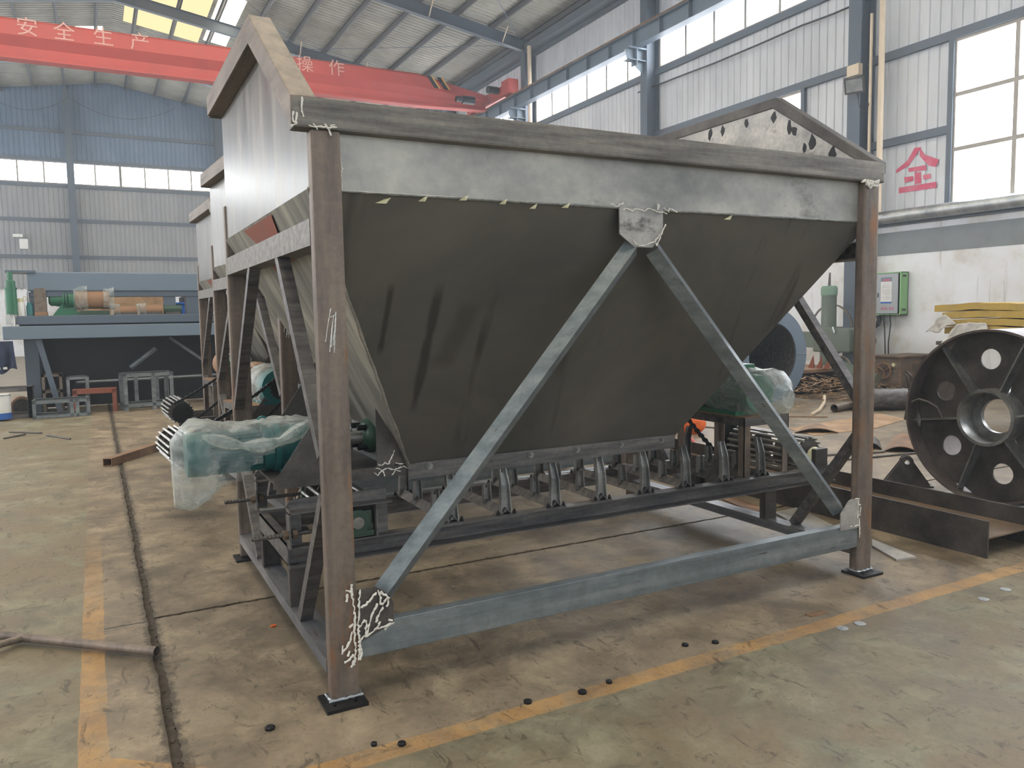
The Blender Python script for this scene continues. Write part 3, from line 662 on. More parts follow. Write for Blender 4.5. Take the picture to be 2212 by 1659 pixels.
# side channels, base channels
for xa, xb, o in ((0, .1, 1), (3.135, 3.235, -1)):
    x0 = xa if o > 0 else xb
    MB().sweep([(p if o > 0 else -p, q) for p, q in cprof(.1, .104, .008)], (x0, D_, 1.836), (x0, DY, 1.836)).obj('side_channel', 'beam', t)
    mb = MB(); x0, x1 = (xa, xb+.006) if o > 0 else (xa-.006, xb)
    mb.prism([(x0, D_, .108), (x0, D_, .165), (x1, D_, .165), (x1, D_, .108), (x1-.008, D_, .108), (x1-.008, D_, .157), (x0+.008, D_, .157), (x0+.008, D_, .108)], (0, DY-D_, 0))
    mb.obj('base_channel', 'millY', t)
    xc = xa+.012 if o > 0 else xb-.012
    up = (-o, 0, 0)
    for (ya, za, yb, zb, zz) in ((.735, 1.845, .075, 1.00, 0), (.56, .168, .075, .83, 0), (1.45, 1.845, DY-.01, 1.00, 0), (1.62, .168, DY-.01, .83, 0)):
        mb = MB(); pa, pb = Vector((xc-.01*o-(.05 if o < 0 else 0), ya, za)), Vector((xc-.01*o-(.05 if o < 0 else 0), yb, zb))
        pa, pb = (pa, pb) if za > zb else (pb, pa); mb.sweep([(-.025, 0), (.025, 0), (.025, .058), (.019, .058), (.019, .006), (-.025, .006)], pa, pb, (1, 0, 0))
        mb.obj('side_brace', 'rail', t)
# lower front beam, gussets, front braces
mb = MB(); mb.sweep(cprof(.055, .137, .009), (LX+.002, .006, .166), (W_-.002, .006, .166)); mb.obj('lower_beam', 'mill', t, .003)
mb = MB(); mb.sweep(cprof(.055, .137, .009), (W_-.002, DY+.05, .166), (LX+.002, DY+.05, .166)); mb.obj('back_lower_beam', 'mill', t)
def gusset(pts, y, label=None): MB().prism([(x, y, z) for x, z in pts], (0, .008, 0)).obj('gusset_plate', 'plate' if label else 'dark', t, label=label)
gusset([(1.448, 2.05), (1.704, 2.05), (1.704, 1.935), (1.64, 1.866), (1.535, 1.866), (1.448, 1.925)], .03, 'grey clipped-corner gusset plate under the middle of the front plate')
gusset([(W_, .455), (.20, .455), (.255, .41), (.27, .375), (.27, .29), (W_, .235)], -.004)
gusset([(LX, .458), (3.05, .458), (3.03, .452), (2.964, .382), (2.964, .285), (LX, .285)], -.004, 'grey clipped-corner gusset plate at the right post')
for a, b in (((1.545, .03, 1.865), (.245, .02, .40)), ((1.672, .03, 1.865), (3.004, .012, .392))):
    MB().sweep(VEE, a, b, (0, -1, 0)).obj('front_brace', 'mill', t)
# skirt with bolts, belt slot box
MB().box(.618, 2.35, .722, .732, .724, .806).obj('skirt_plate', 'rail', t, .001)
MB().box(.618, 2.35, 1.473, 1.483, .724, .806).obj('skirt_plate', 'dark', t)
MB().box(2.352, 2.36, .73, 1.475, .78, .92).obj('discharge_plate', 'dark', t)
bm_ = MB(); hexnut(bm_, (0, 0, 0), (0, 1, 0), .013, .014); bm_.lathe([(-.014, 0), (-.014, .006), (0, .006)], (0, 0, 0), (0, 1, 0), 8); bm_.lathe([(.002, .0), (.002, .019), (.005, .019), (.005, 0)], (0, 0, 0), (0, 1, 0), 12)
bolt = bm_.mesh('bolt', Vector(), 'idler')
for x in (.735, 1.03, 1.335, 1.64, 1.945, 2.245): inst('bolt', bolt, t, (x, .716, .782))
# motor platform on the left of the chute
MB().box(-.05, .63, .75, 1.45, .772, .784).obj('motor_shelf', 'dark', t)
MB().box(-.05, .63, .742, .754, .745, .80).obj('shelf_flange', 'dark', t)
for y, pts in ((.745, [(-.05, .772), (.25, 1.205), (.25, .772)]), (1.45, [(-.02, .772), (.38, 1.36), (.50, 1.1), (.5, .772)]), (.738, [(.46, .80), (.46, 1.10), (.635, .81)])):
    MB().prism([(x, y, z) for x, z in pts], (0, .006, 0)).obj('shelf_gusset', 'plate' if y < .74 and False else 'dark', t)
mb = MB(); mb.prism([(.545, .75, .784), (.545, 1.45, .784), (.545, 1.45, 1.05), (.545, .75, 1.05)], (.006, 0, 0)); mb.obj('bearing_plate', 'galv', t)
# slag and peeling strips around the welds
def strokes(name, polys, conv, r, mat='slag', n=5):
    mb = MB()
    for pl in polys:
        P = [conv(*p) for p in pl]; Q = []
        for a, b in zip(P, P[1:]):
            k = max(2, int((b-a).length/.008)); Q += [a+(b-a)*i/k+Vector((random.uniform(-1, 1), 0, random.uniform(-1, 1)))*r*(.7 if mat == 'slag' else .1) for i in range(k)]
        Q.append(P[-1]); mb.tube(Q, [r*random.uniform(.45, 1.35) for _ in Q], n)
    return mb.obj(name, mat, t)
Q4 = lambda x, y: at('Y', -.012, 600+x/5.183, 1240+y/5.183)
strokes('weld_slag', [[(915, 185), (905, 420), (900, 600), (915, 780), (905, 960)], [(830, 120), (835, 260), (860, 420), (855, 640), (870, 820), (858, 1020)], [(770, 190), (820, 200)], [(775, 220), (770, 310)],
    [(930, 380), (985, 340), (1105, 205)], [(1120, 330), (1050, 450), (1015, 590), (1000, 690)], [(1115, 180), (1150, 240), (1140, 310), (1165, 340), (1240, 260)], [(1160, 200), (1245, 265), (1215, 365)], [(1180, 370), (1120, 470), (1095, 540)],
    [(920, 590), (975, 510)], [(990, 510), (985, 660), (1005, 690), (1090, 620), (1180, 590), (1300, 540)], [(1115, 600), (1150, 530)], [(1190, 630), (1240, 560)], [(1240, 510), (1285, 520)],
    [(925, 760), (960, 690), (1010, 690)], [(840, 560), (800, 600)], [(830, 640), (815, 730), (770, 830), (715, 870)], [(735, 810), (720, 900)], [(745, 995), (800, 950), (850, 900)], [(820, 1040), (860, 960)], [(925, 800), (945, 860), (920, 960)], [(800, 860), (785, 920)]], Q4, .0048)
QF = lambda x, y: at('Y', -.008, 1720+x/7.54, 1050+y/7.54)
strokes('weld_slag', [[(965, 207), (1030, 205)], [(1005, 230), (1010, 310), (1045, 300)], [(1050, 340), (1035, 480)], [(1005, 400), (1000, 520)], [(1030, 520), (1035, 840)], [(880, 665), (910, 650)], [(950, 655), (1030, 630)]], QF, .0032)
QC = lambda x, y: at('Y', .024, 1300+x/9.215, 400+y/9.215)
strokes('weld_slag', [[(430, 500), (500, 460), (600, 510), (700, 470), (860, 520), (920, 460), (1050, 500), (1090, 540), (1200, 540), (1300, 570)], [(620, 1080), (680, 1170), (780, 1215), (900, 1190), (1040, 1120)], [(1160, 970), (1070, 1100), (1090, 1200)], [(1170, 1010), (1130, 1120), (1090, 1210)], [(1180, 990), (1270, 780)], [(1115, 370), (1120, 500), (1150, 380)], [(1240, 450), (1330, 530), (1340, 460), (1500, 540)], [(170, 360), (310, 430), (430, 350)]], QC, .0032)
QT = lambda x, y: at('Y', -.010, 1760+x/6.144, 330+y/6.144)
strokes('weld_slag', [[(630, 378), (700, 370), (790, 385), (850, 365), (840, 440), (800, 420), (740, 410), (690, 400)], [(690, 410), (720, 440), (740, 475), (755, 430), (830, 440)], [(680, 385), (850, 400)]], QT, .0065)
QL = lambda x, y: at('Y', -.012, 440+x/6.9125, 180+y/6.9125)
strokes('weld_slag', [[(1570, 620), (1650, 650), (1750, 640), (1850, 665), (1990, 660)], [(1640, 610), (1700, 690)], [(1800, 600), (1880, 700), (1900, 780)], [(1890, 640), (1960, 620)], [(1340, 420), (1330, 560), (1400, 590)], [(1390, 440), (1370, 600)], [(1310, 640), (1390, 600)], [(1470, 210), (1460, 420), (1490, 500)]], QL, .0034)
QP = lambda x, y: at('Y', .046, 440+x/6.9125, 180+y/6.9125)
strokes('weld_slag', [[(2020, 1080), (2040, 1200), (2030, 1330), (2050, 1420), (2060, 1600)], [(2060, 1240), (2050, 1340)], [(2035, 1500), (2070, 1480)]], QP, .0042)
QB = lambda x, y: at('Y', .735, 640+x/7.542, 840+y/7.542)
strokes('weld_slag', [[(1290, 1290), (1400, 1330), (1480, 1290), (1600, 1320), (1750, 1260), (1840, 1310)], [(1270, 1370), (1330, 1410), (1400, 1330), (1440, 1420)], [(1560, 1400), (1620, 1320), (1700, 1340)], [(1400, 1250), (1440, 1200), (1500, 1230), (1560, 1100), (1600, 1000)], [(1340, 1240), (1380, 1250)], [(1620, 1210), (1740, 1220)]], QB, .0035)
for (x, y, s) in ((.60, .16, .03), (.9, .13, .018), (1.25, .12, .012)):
    pass
# small peeling flakes hanging below the seam
for px, py in ((826, 434), (912, 430), (1000, 428), (1085, 436), (1150, 446), (1220, 444), (1570, 470)):
    p = at('Y', .046, px, py); a = random.uniform(.02, .035)
    MB().add([p+Vector((-a, -.012, -.012)), p+Vector((0, -.02, .004)), p+Vector((a, -.008, .014)), p+Vector((a*.3, -.014, -.012))], [(0, 1, 2, 3)]).obj('weld_flake', 'cream', t)
# chalk scratches on the front post
QS = lambda x, y: at('Y', -.0015, 400+x/4.148, 550+y/4.148)
strokes('chalk_mark', [[(1305, 480), (1280, 620), (1258, 780)], [(1330, 545), (1310, 700), (1295, 870)], [(1350, 510), (1340, 660), (1325, 820)], [(1350, 560), (1335, 880)], [(1300, 560), (1345, 540)], [(1322, 600), (1308, 830)]], QS, .0016, 'white', 4)

for px in (0, LX):
    mb = MB(); pts = [(px-.006, .066), (px-.004, -.006), (px+W_+.004, -.006), (px+W_+.006, .066)]; Q = []
    for (a, b), (c_, d_) in zip(pts, pts[1:]):
        for i in range(12): Q.append(Vector((a+(c_-a)*i/12+random.uniform(-.003, .003), b+(d_-b)*i/12+random.uniform(-.003, .003), .018+random.uniform(0, .004))))
    mb.tube(Q, [random.uniform(.004, .009) for _ in Q], 6); mb.obj('foot_weld', 'galv', t)
BINS = []
for bx_, by_, deg, lb in ((.272, 4.945, 4.0, 'middle steel hopper bin of the row, mostly hidden behind the nearest one'), (.464, 7.885, 2.5, 'farthest steel hopper bin of the row, showing only its left edge')):
    a = math.radians(deg); off = (bx_+2.175*math.sin(a), by_-2.175*math.cos(a), 0)
    copy_tree(bin1, off, lb).rotation_euler = (0, 0, a); BINS.append((off, a))

# ================================================================== BELT FEEDERS
def cage(par, cx, cz, y0, y1, r, nb, fin, sprocket_y=None, plug=None):
    mb = MB()
    mb.lathe([(-.006, 0), (-.006, r*.92), (.006, r*.92), (.006, 0)], (cx, y0+.02, cz), (0, 1, 0), 24).lathe([(-.006, 0), (-.006, r*.92), (.006, r*.92), (.006, 0)], (cx, y1-.02, cz), (0, 1, 0), 24)
    for yy in (y0+(y1-y0)/3, y0+(y1-y0)*2/3): mb.lathe([(-.005, 0), (-.005, r*.9), (.005, r*.9), (.005, 0)], (cx, yy, cz), (0, 1, 0), 20)
    mb.lathe([(0, .03), (y1-y0+.1, .03)], (cx, y0-.05, cz), (0, 1, 0), 12)
    o = fin(mb).obj('drum_pulley', 'dark', par, smooth=True)
    for i in range(nb):
        a = 2*PI*i/nb; x, z = cx+r*math.cos(a), cz+r*math.sin(a)
        fin(MB().tube([(x, y0, z), (x, y1, z)], .0095, 6)).obj('pulley_bar', 'chrome', o)
    if sprocket_y is not None:
        fin(sprocket((cx, sprocket_y, cz), .145 if sprocket_y > 1 else .118, 22)).obj('sprocket', 'black', o)
    if plug: fin(MB().lathe([(-.05, 0), (-.05, .055), (-.01, .07), (.0, .07)], (cx, y0-.03, cz), (0, 1, 0), 18)).obj('bearing_cap', 'cream', o, label='cream round bearing cap')
def sprocket(c, r, teeth, w=.012):
    mb = MB(); prof = []
    for i in range(teeth*4):
        a = 2*PI*i/(teeth*4); rr = r if i % 4 in (0, 1) else r*.9; prof.append((c[0]+rr*math.cos(a), c[1]-w/2, c[2]+rr*math.sin(a)))
    mb.prism(prof, (0, w, 0)); mb.lathe([(-.03, 0), (-.03, r*.35), (.03, r*.35), (.03, 0)], c, (0, 1, 0), 16); return mb
def chain(p0, p1):
    p0, p1 = Vector(p0), Vector(p1); d = p1-p0; L = d.length; n = max(4, int(L/.028)); d.normalize(); mb = MB()
    nrm = d.cross(Vector((0, 1, 0))).normalized()
    for i in range(n):
        c = p0+d*(i+.5)*L/n-Vector((0, 0, .03*4*(i/n)*(1-i/n))); h = .011 if i % 2 else .014; yw = .008 if i % 2 else .016
        q = [c+d*a*L/n*.62+nrm*b*h for a, b in ((-1, -.6), (-.6, -1), (.6, -1), (1, -.6), (1, .6), (.6, 1), (-.6, 1), (-1, .6))]
        mb.prism([v-Vector((0, yw, 0)) for v in q], (0, 2*yw, 0))
    return mb
def feeder(off, mir, label, sprock, ang=0.0, drum=3.78):
    O = Vector(off); RZ = Matrix.Rotation(ang, 3, 'Z')
    t = thing('belt_feeder', tuple(O+RZ @ Vector((1.5, 1.1, .165))), label, 'belt feeder', 'belt feeder frames under the bins')
    def fin(mb):
        mb.v = [RZ @ Vector(((3.235-v.x) if mir else v.x, v.y, v.z))+O for v in mb.v]; return mb
    YN, YR, XE = .735, 1.47, 3.74
    for y, s in ((YN, 1), (YR, -1)):
        mb = MB().sweep([(-.004 if False else a, b) for a, b in [(-.052, 0), (.022, 0), (.022, .1), (-.052, .1), (-.052, .093), (.015, .093), (.015, .007), (-.052, .007)]], (0, y, .367), (XE, y, .367)) if s > 0 else \
             MB().sweep([(.048, 0), (-.004, 0), (-.004, .1), (.048, .1), (.048, .093), (.003, .093), (.003, .007), (.048, .007)], (0, y, .367), (XE, y, .367))
        mb.v = [Vector((v.x, 2*y-v.y, v.z)) for v in mb.v]
        fin(mb).obj('rail', 'rail', t)
        for xs in (.004, 3.125):
            fin(MB().sweep(cprof(.07, .10, .008), (xs+.1, y, .165), (xs+.1, y, .367), (-1, 0, 0)) if False else MB().box(xs, xs+.1, y-.006, y+.006, .166, .367).box(xs, xs+.008, y-.045 if s < 0 else y, y if s < 0 else y+.045, .166, .367).box(xs+.092, xs+.1, y-.045 if s < 0 else y, y if s < 0 else y+.045, .166, .367)).obj('stub_post', 'dark', t)
    fin(MB().sweep(cprof(.05, .1, .007), (.006, YN, .367), (.006, YR, .367)) if False else MB().box(.0, .008, YN, YR, .367, .467).box(.0, .05, YN, YR, .46, .467).box(.0, .05, YN, YR, .367, .374)).obj('end_beam', 'rail', t)
    # idler frames: inverted angle across with four notched brackets
    x = .855
    def bracket(xc, yc, z0, z1, wb, wt, lean, ny):
        mb = MB(); th = .006
        zt = z1; k = .62
        pts = [(0, z0), (lean*.15, z0+(z1-z0)*k), (lean, z1)]
        for s in (-1, 1):
            for (ya, za), (yb, zb), wa, wb2 in ((pts[0], pts[1], wb, (wb+wt)/2), (pts[1], pts[2], (wb+wt)/2, wt)):
                mb.add([(xc+s*wa/2, yc+ya, za), (xc+s*wb2/2, yc+yb, zb), (xc+s*wb2/2, yc+yb+ny*.028, zb), (xc+s*wa/2, yc+ya+ny*.028, za)], [(0, 1, 2, 3)])
                mb.add([(xc+s*(wa/2-th), yc+ya, za), (xc+s*(wb2/2-th), yc+yb, zb), (xc+s*(wb2/2-th), yc+yb+ny*.028, zb), (xc+s*(wa/2-th), yc+ya+ny*.028, za)], [(0, 1, 2, 3)])
                mb.add([(xc+s*wa/2, yc+ya, za), (xc+s*(wa/2-th), yc+ya, za), (xc+s*(wb2/2-th), yc+yb, zb), (xc+s*wb2/2, yc+yb, zb)], [(0, 1, 2, 3)])
                mb.add([(xc+s*wa/2, yc+ya+ny*.028, za), (xc+s*(wa/2-th), yc+ya+ny*.028, za), (xc+s*(wb2/2-th), yc+yb+ny*.028, zb), (xc+s*wb2/2, yc+yb+ny*.028, zb)], [(0, 1, 2, 3)])
        # web with a U notch at the top
        (ya, za), (yb, zb), (yc2, zc) = pts; o2 = .003
        for d in (0, ny*.006):
            mb.add([(xc-wb/2, yc+ya+d, za), (xc+wb/2, yc+ya+d, za), (xc+(wb+wt)/4, yc+yb+d, zb), (xc-(wb+wt)/4, yc+yb+d, zb)], [(0, 1, 2, 3)])
            wm = (wb+wt)/4; zn = zc-.03; yn = yb+(yc2-yb)*(zn-zb)/(zc-zb); wn = wm+(wt/2-wm)*(zn-zb)/(zc-zb)
            mb.add([(xc-wm, yc+yb+d, zb), (xc+wm, yc+yb+d, zb), (xc+wn, yc+yn+d, zn), (xc-wn, yc+yn+d, zn)], [(0, 1, 2, 3)])
            for s in (-1, 1): mb.add([(xc+s*wn, yc+yn+d, zn), (xc+s*.008, yc+yn+d, zn), (xc+s*.008, yc+yc2+d, zc), (xc+s*wt/2, yc+yc2+d, zc)], [(0, 1, 2, 3)])
        return mb
    while x < 3.2:
        mb = MB().sweep([(-.038, 0), (0, .04), (.038, 0), (.030, 0), (0, .031), (-.030, 0)], (x, YN-.03, .468), (x, YR+.03, .468))
        mb.box(x-.06, x+.06, YN-.04, YN+.02, .466, .471).box(x-.06, x+.06, YR-.02, YR+.04, .466, .471)
        idf = fin(mb).obj('idler_frame', 'rail', t)
        fin(bracket(x, YN+.0, .478, .722, .066, .040, .035, -1)).obj('idler_bracket', 'idler', idf)
        fin(bracket(x, YR+.0, .478, .722, .066, .040, -.035, -1)).obj('idler_bracket', 'idler', idf)
        for yb in (.965, 1.235): fin(bracket(x, yb, .490, .60, .052, .04, 0, -1)).obj('idler_bracket', 'idler', idf)
        for yb in (YN-.012, YR+.012):
            for sx in (-.05, .05):
                b = MB(); hexnut(b, (x+sx, yb-.012, .478), (0, 0, 1), .011, .014); b.lathe([(0, .006), (.012, .006), (.012, 0)], (x+sx, yb-.012, .484), (0, 0, 1), 8); fin(b).obj('bolt', 'black', idf)
        x += .3165
    # tension end
    for y in (.70, 1.56):
        y0 = y
        mb = MB(); mb.box(0, .008, y0-.03, y0+.045, .467, .66); mb.box(.0, .51, y0-.03, y0+.045, .632, .638); mb.box(.05, .5, y0+.037, y0+.045, .632, .692)
        mb.prism([(0, y0+.037, .632), (.0, y0+.037, .66), (.018, y0+.037, .685), (.05, y0+.037, .692), (.05, y0+.037, .632)], (0, .008, 0))
        mb.box(.425, .433, y0-.03, y0+.04, .467, .632).box(.425, .505, y0+.034, y0+.04, .467, .632).box(0, .07, y0+.034, y0+.04, .467, .632)
        tf = fin(mb).obj('tension_frame', 'rail', t)
        mb = MB(); nthr = 46
        mb.lathe([(-.165+.42*i/nthr/1.0, .0115 if i % 2 else .0095) for i in range(nthr+1)], (0, y0+.01, .53), (1, 0, 0), 10); mb.lathe([(-.17, 0), (-.168, .010)], (0, y0+.01, .53), (1, 0, 0), 10)
        fin(mb).obj('threaded_rod', 'dark', tf)
        nb = MB(); hexnut(nb, (-.012, y0+.01, .53), (1, 0, 0), .024, .022); hexnut(nb, (.03, y0+.01, .53), (1, 0, 0), .024, .022); fin(nb).obj('nut', 'brownbox', tf)
        mb = MB(); mb.box(.25, .42, y0-.012, y0+.03, .472, .50).lathe([(-.025, 0), (-.025, .065), (.03, .065), (.03, 0)], (.335, y0+.01, .545), (0, 1, 0), 20).box(.26, .41, y0-.006, y0+.026, .50, .60)
        bb = fin(mb).obj('bearing_block', 'dgreen', tf, .004)
        fin(MB().lathe([(-.008, 0), (-.008, .03), (0, .034), (.004, .036)], (.335, y0-.015, .545), (0, 1, 0), 18)).obj('shaft_end', 'chrome', bb)
    cage(t, .36, .56, .80, 1.46, .115, 14, fin)
    # drive end
    XP, ZP = (drum if mir else 3.62), .535
    sy = 1.60 if sprock == 'far' else .66
    cage(t, XP, ZP, .80, 1.48, .128, 18, fin, sy, plug=True)
    mb = MB(); mb.box(XP-.10, XP+.10, .70, .735, .467, .48).box(XP-.06, XP+.06, .70, .735, .48, .60); fin(mb).obj('bearing_block', 'dark', t, .004)
    # motor stand
    xs0, xs1, ys0, ys1, zt = 2.955, 3.36, .755, 1.42, .862
    mb = MB(); mb.box(xs0, xs1, ys0, ys1, zt-.006, zt)
    fin(mb).obj('stand_top', 'rusty', t)
    mb = MB(); mb.box(xs0, xs1, ys0, ys0+.006, zt-.062, zt-.006).box(xs0, xs1, ys1-.006, ys1, zt-.062, zt-.006).box(xs0, xs0+.006, ys0, ys1, zt-.062, zt-.006).box(xs1-.006, xs1, ys0, ys1, zt-.062, zt-.006)
    fin(mb).obj('stand_apron', 'rail', t)
    for xx, yy, sx, sy2 in ((xs0, ys0, 1, 1), (xs1, ys0, -1, 1), (xs0, ys1, 1, -1), (xs1, ys1, -1, -1)):
        xa, xb = sorted((xx, xx+sx*.055)); ya, yb = sorted((yy, yy+sy2*.055)); mb = MB()
        mb.box(xa, xb, *sorted((yy, yy+sy2*.006)), .467, zt-.06); mb.box(*sorted((xx, xx+sx*.006)), ya, yb, .467, zt-.06); fin(mb).obj('stand_leg', 'post', t)
    # drive chain
    mx, mz = 3.10, 1.0
    if sprock == 'far':
        c0 = (mx, sy, mz)
    else: c0 = (mx-.12+.075, sy, mz)
    d = Vector((XP-c0[0], 0, ZP-c0[2])).normalized(); nn = Vector((-d.z, 0, d.x))
    for s in (1, -1):
        fin(chain(Vector(c0)+nn*s*.085, Vector((XP, sy, ZP))+nn*s*.138)).obj('drive_chain', 'black', t)
    return t, fin, c0
f1 = feeder((0, 0, 0), False, 'belt feeder frame with empty idler brackets under the nearest bin', 'far')
f2 = feeder(BINS[0][0], True, 'belt feeder under the middle bin, its barred drum sticking out behind the wrapped teal motor', 'near', BINS[0][1])
f3 = feeder(BINS[1][0], True, 'belt feeder under the farthest bin, its barred drum and sprocket sticking out left', 'near', BINS[1][1], 3.71)

# ================================================================== MOTORS
def bag(name, par, o, ax, L, rad, seed, droop=0.0, n=28, m=22, mat='plastic', fin=None, squash=1.0, cut=None):
    """loose plastic film around a body: closed at one end, gathered and hanging lower"""
    o = Vector(o); t = Vector(ax).normalized(); a = t.cross(Vector((0, 0, 1))).normalized(); u = a.cross(t)
    mb = MB(); vs = []
    for i in range(m+1):
        s = i/m; r = rad(s)
        for j in range(n):
            th = 2*PI*j/n; ca, sa = math.cos(th), math.sin(th)
            k = (abs(ca)**3.2+abs(sa)**3.2)**(-1/3.2)
            p = o+t*(L*s)+a*(ca*k*r*squash)+u*(sa*k*r)
            q = p*7+Vector((seed, seed*2, 0)); w = .05*mnoise.noise(q)+.03*mnoise.noise(q*2.7)
            p = p+(a*ca+u*sa)*w*(.35+r*2.0)
            if sa < 0: p.z -= droop*(-sa)**2*(.6+.8*mnoise.noise(Vector((s*3, seed, 1))))*(1-s*.75)
            vs.append(p)
    fs = [(i*n+j, i*n+(j+1) % n, (i+1)*n+(j+1) % n, (i+1)*n+j) for i in range(m) for j in range(n) if not (cut and cut(i/m, math.sin(2*PI*(j+.5)/n)))]
    fs.append(tuple(range(n)))
    mb.add(vs, fs)
    if fin: fin(mb)
    return mb.obj(name, mat, par, smooth=True)
def motor_body(t, o, ax, r, L, mat, fin=lambda m: m, feet=True, box=True):
    o = Vector(o); ax = Vector(ax)
    fin(MB().lathe([(0, 0), (0, r*1.0), (L*.24, r*1.05), (L*.24, r*.98), (L*.25, 0)], o, ax, 24)).obj('fan_cover', mat, t, smooth=True)
    mb = MB().lathe([(L*.24, 0), (L*.24, r*.86), (L*.86, r*.86), (L*.86, 0)], o, ax, 24)
    a = ax.cross(Vector((0, 0, 1))).normalized(); u = Vector((0, 0, 1))
    for i in range(30):
        th = 2*PI*i/30; d = a*math.cos(th)+u*math.sin(th); nn = ax.cross(d)*.003
        p0 = o+ax*L*.26; p1 = o+ax*L*.84
        mb.add([p0+d*r*.84-nn, p1+d*r*.84-nn, p1+d*r-nn, p0+d*r-nn, p0+d*r*.84+nn, p1+d*r*.84+nn, p1+d*r+nn, p0+d*r+nn], [(0, 1, 2, 3), (7, 6, 5, 4), (3, 2, 6, 7), (0, 3, 7, 4), (1, 5, 6, 2)])
    fin(mb).obj('finned_body', mat, t)
    fin(MB().lathe([(L*.86, 0), (L*.86, r*1.08), (L*.97, r*1.08), (L*.97, 0)], o, ax, 24)).obj('end_shield', mat, t, smooth=True)
    if box:
        c = o+ax*L*.55+u*r*1.1; e = a*r*.5
        mb = MB(); mb.prism([c-ax*r*.6-e-u*.05*r, c+ax*r*.6-e-u*.05*r, c+ax*r*.6+e-u*.05*r, c-ax*r*.6+e-u*.05*r], u*r*.5); fin(mb).obj('terminal_box', mat, t, .006)
    c = o+ax*L*.88+u*r*1.08
    fin(MB().tube([c+Vector((0, 0, .0))]+[c+ax*.022*math.sin(k*PI/5)*1.0+u*(.026-.022*math.cos(k*PI/5)) for k in range(11)], .006, 6)).obj('lifting_eye', mat, t)
# teal motor and coupling beside the nearest bin
MC = (-.40, 1.08, .895)
t = thing('gear_motor', (-.1, 1.08, .784), 'teal gear motor loosely wrapped in clear plastic, on the shelf left of the nearest bin', 'motor')
motor_body(t, MC, (1, 0, 0), .108, .42, 'teal', box=False)
mb = MB(); mb.lathe([(.0, 0), (0, .135), (.03, .135), (.03, .105), (.17, .115), (.19, .09), (.23, .075), (.23, 0)], (.01, 1.08, .90), (1, 0, 0), 26); mb.obj('gearbox', 'teal', t, smooth=True)
mb = MB(); mb.box(.03, .2, .95, 1.21, .784, .80).box(.05, .18, 1.0, 1.16, .79, .85); mb.obj('foot', 'teal', t, .004)
mb = MB(); mb.lathe([(.24, 0), (.24, .022), (.35, .022), (.35, .062), (.405, .062), (.405, 0)], (0, 1.08, .90), (1, 0, 0), 20); mb.obj('coupling', 'rustpaint', t)
MB().lathe([(.40, 0), (.40, .036), (.50, .036), (.50, 0)], (0, 1.08, .91), (1, 0, 0), 18).obj('shaft', 'chrome', t, smooth=True)
mb = MB(); mb.lathe([(.485, 0), (.485, .065), (.50, .085), (.525, .095), (.545, .095), (.545, 0)], (0, 1.08, .915), (1, 0, 0), 22); mb.obj('bearing_flange', 'dgreen', t, smooth=True)
for k in range(4):
    a = PI/4+k*PI/2; b = MB(); hexnut(b, (.475, 1.08+.075*math.cos(a), .915+.075*math.sin(a)), (1, 0, 0), .016, .05); b.obj('bolt', 'black', t)
def r1(s): return (.02 if s == 0 else .10+.035*min(1, s*8))*(1 if s < .75 else 1-.15*(s-.75)*4)
bag('plastic_wrap', t, (-.465, 1.06, .905), (1, .0, .03), .68, lambda s: .138*min(1, .55+s*4)*(1+.05*math.sin(s*9))*(1 if s < .75 else 1-.9*(s-.75)), 2.3, .20, squash=1.02, cut=lambda s, q: s > .30 and q < (s-.30)*2.6-1.0)
mb = MB(); vs = []
for i in range(15):      # twisted strip tying the film up to the gusset
    s = i/14; vs.append(Vector((-.33+.62*s, .955+.02*s-.05*math.sin(s*PI), 1.0-.11*math.sin(s*PI)+.10*s)))
mb.tube(vs, [.012+.022*abs(math.sin(i*.8))+.01*(i/14) for i in range(15)], 8); mb.obj('twisted_film', 'plastic', t, smooth=True)
# wrapped drive motors on the feeder stands
def drive_motor(fd, label, col, wrap_seed, near):
    tt, fin, c0 = fd; O = ORG[tt]-Vector((1.5, 1.1, .165)); base = fin(MB().add([(3.13, 1.0, .862)], [])).v[0]
    t = thing('drive_motor', tuple(base), label, 'motor', 'motors driving the belt feeders')
    if near: o, ax = (c0[0], 1.25, 1.0), (0, -1, 0)
    else: o, ax = (3.16, .82, 1.0), (0, 1, 0)
    motor_body(t, o, ax, .125, .34, col, fin, box=not near)
    yg = .72 if near else 1.18
    fin(MB().lathe([(0, 0), (0, .145), (.22, .145), (.24, .08), (.24, 0)], (c0[0] if near else 3.14, yg, 1.0), (0, 1, 0), 24)).obj('gearbox', col, t, smooth=True)
    fin(MB().box(c0[0]-.13, c0[0]+.13, .74 if near else .85, 1.1 if near else 1.4, .862, .885)).obj('foot', col, t)
    fin(sprocket(c0, .10, 17)).obj('sprocket', 'black', t)
    if near: bag('plastic_wrap', t, (c0[0], .735, 1.01), (0, 1, 0), .5, lambda s: .165*min(1, .6+s*3), wrap_seed, .02, fin=fin)
    else: bag('plastic_wrap', t, (3.2, .62, .99), (0, 1, .02), .74, lambda s: .165*min(1, .30+s*3.2)*(1-.25*max(0, s-.7)), wrap_seed, .04, fin=fin, squash=1.15)
    if near: fin(MB().lathe([(0, 0), (0, .15), (.02, .155), (.26, .155), (.28, .14), (.28, 0)], (c0[0]+.05, 1.06, 1.035), (0, 1, 0), 20)).obj('cardboard_wrap', 'card', t, smooth=True)
    return t
drive_motor(f1, 'green motor under clear plastic film on the stand right of the chute', 'green', 5.1, False)
drive_motor(f2, 'teal green motor under crumpled plastic with a chain sprocket, seen behind the braces', 'teal', 8.4, True)
drive_motor(f3, 'motor with tan wrapping on the farthest bin, seen at its left posts', 'green', 3.7, True)
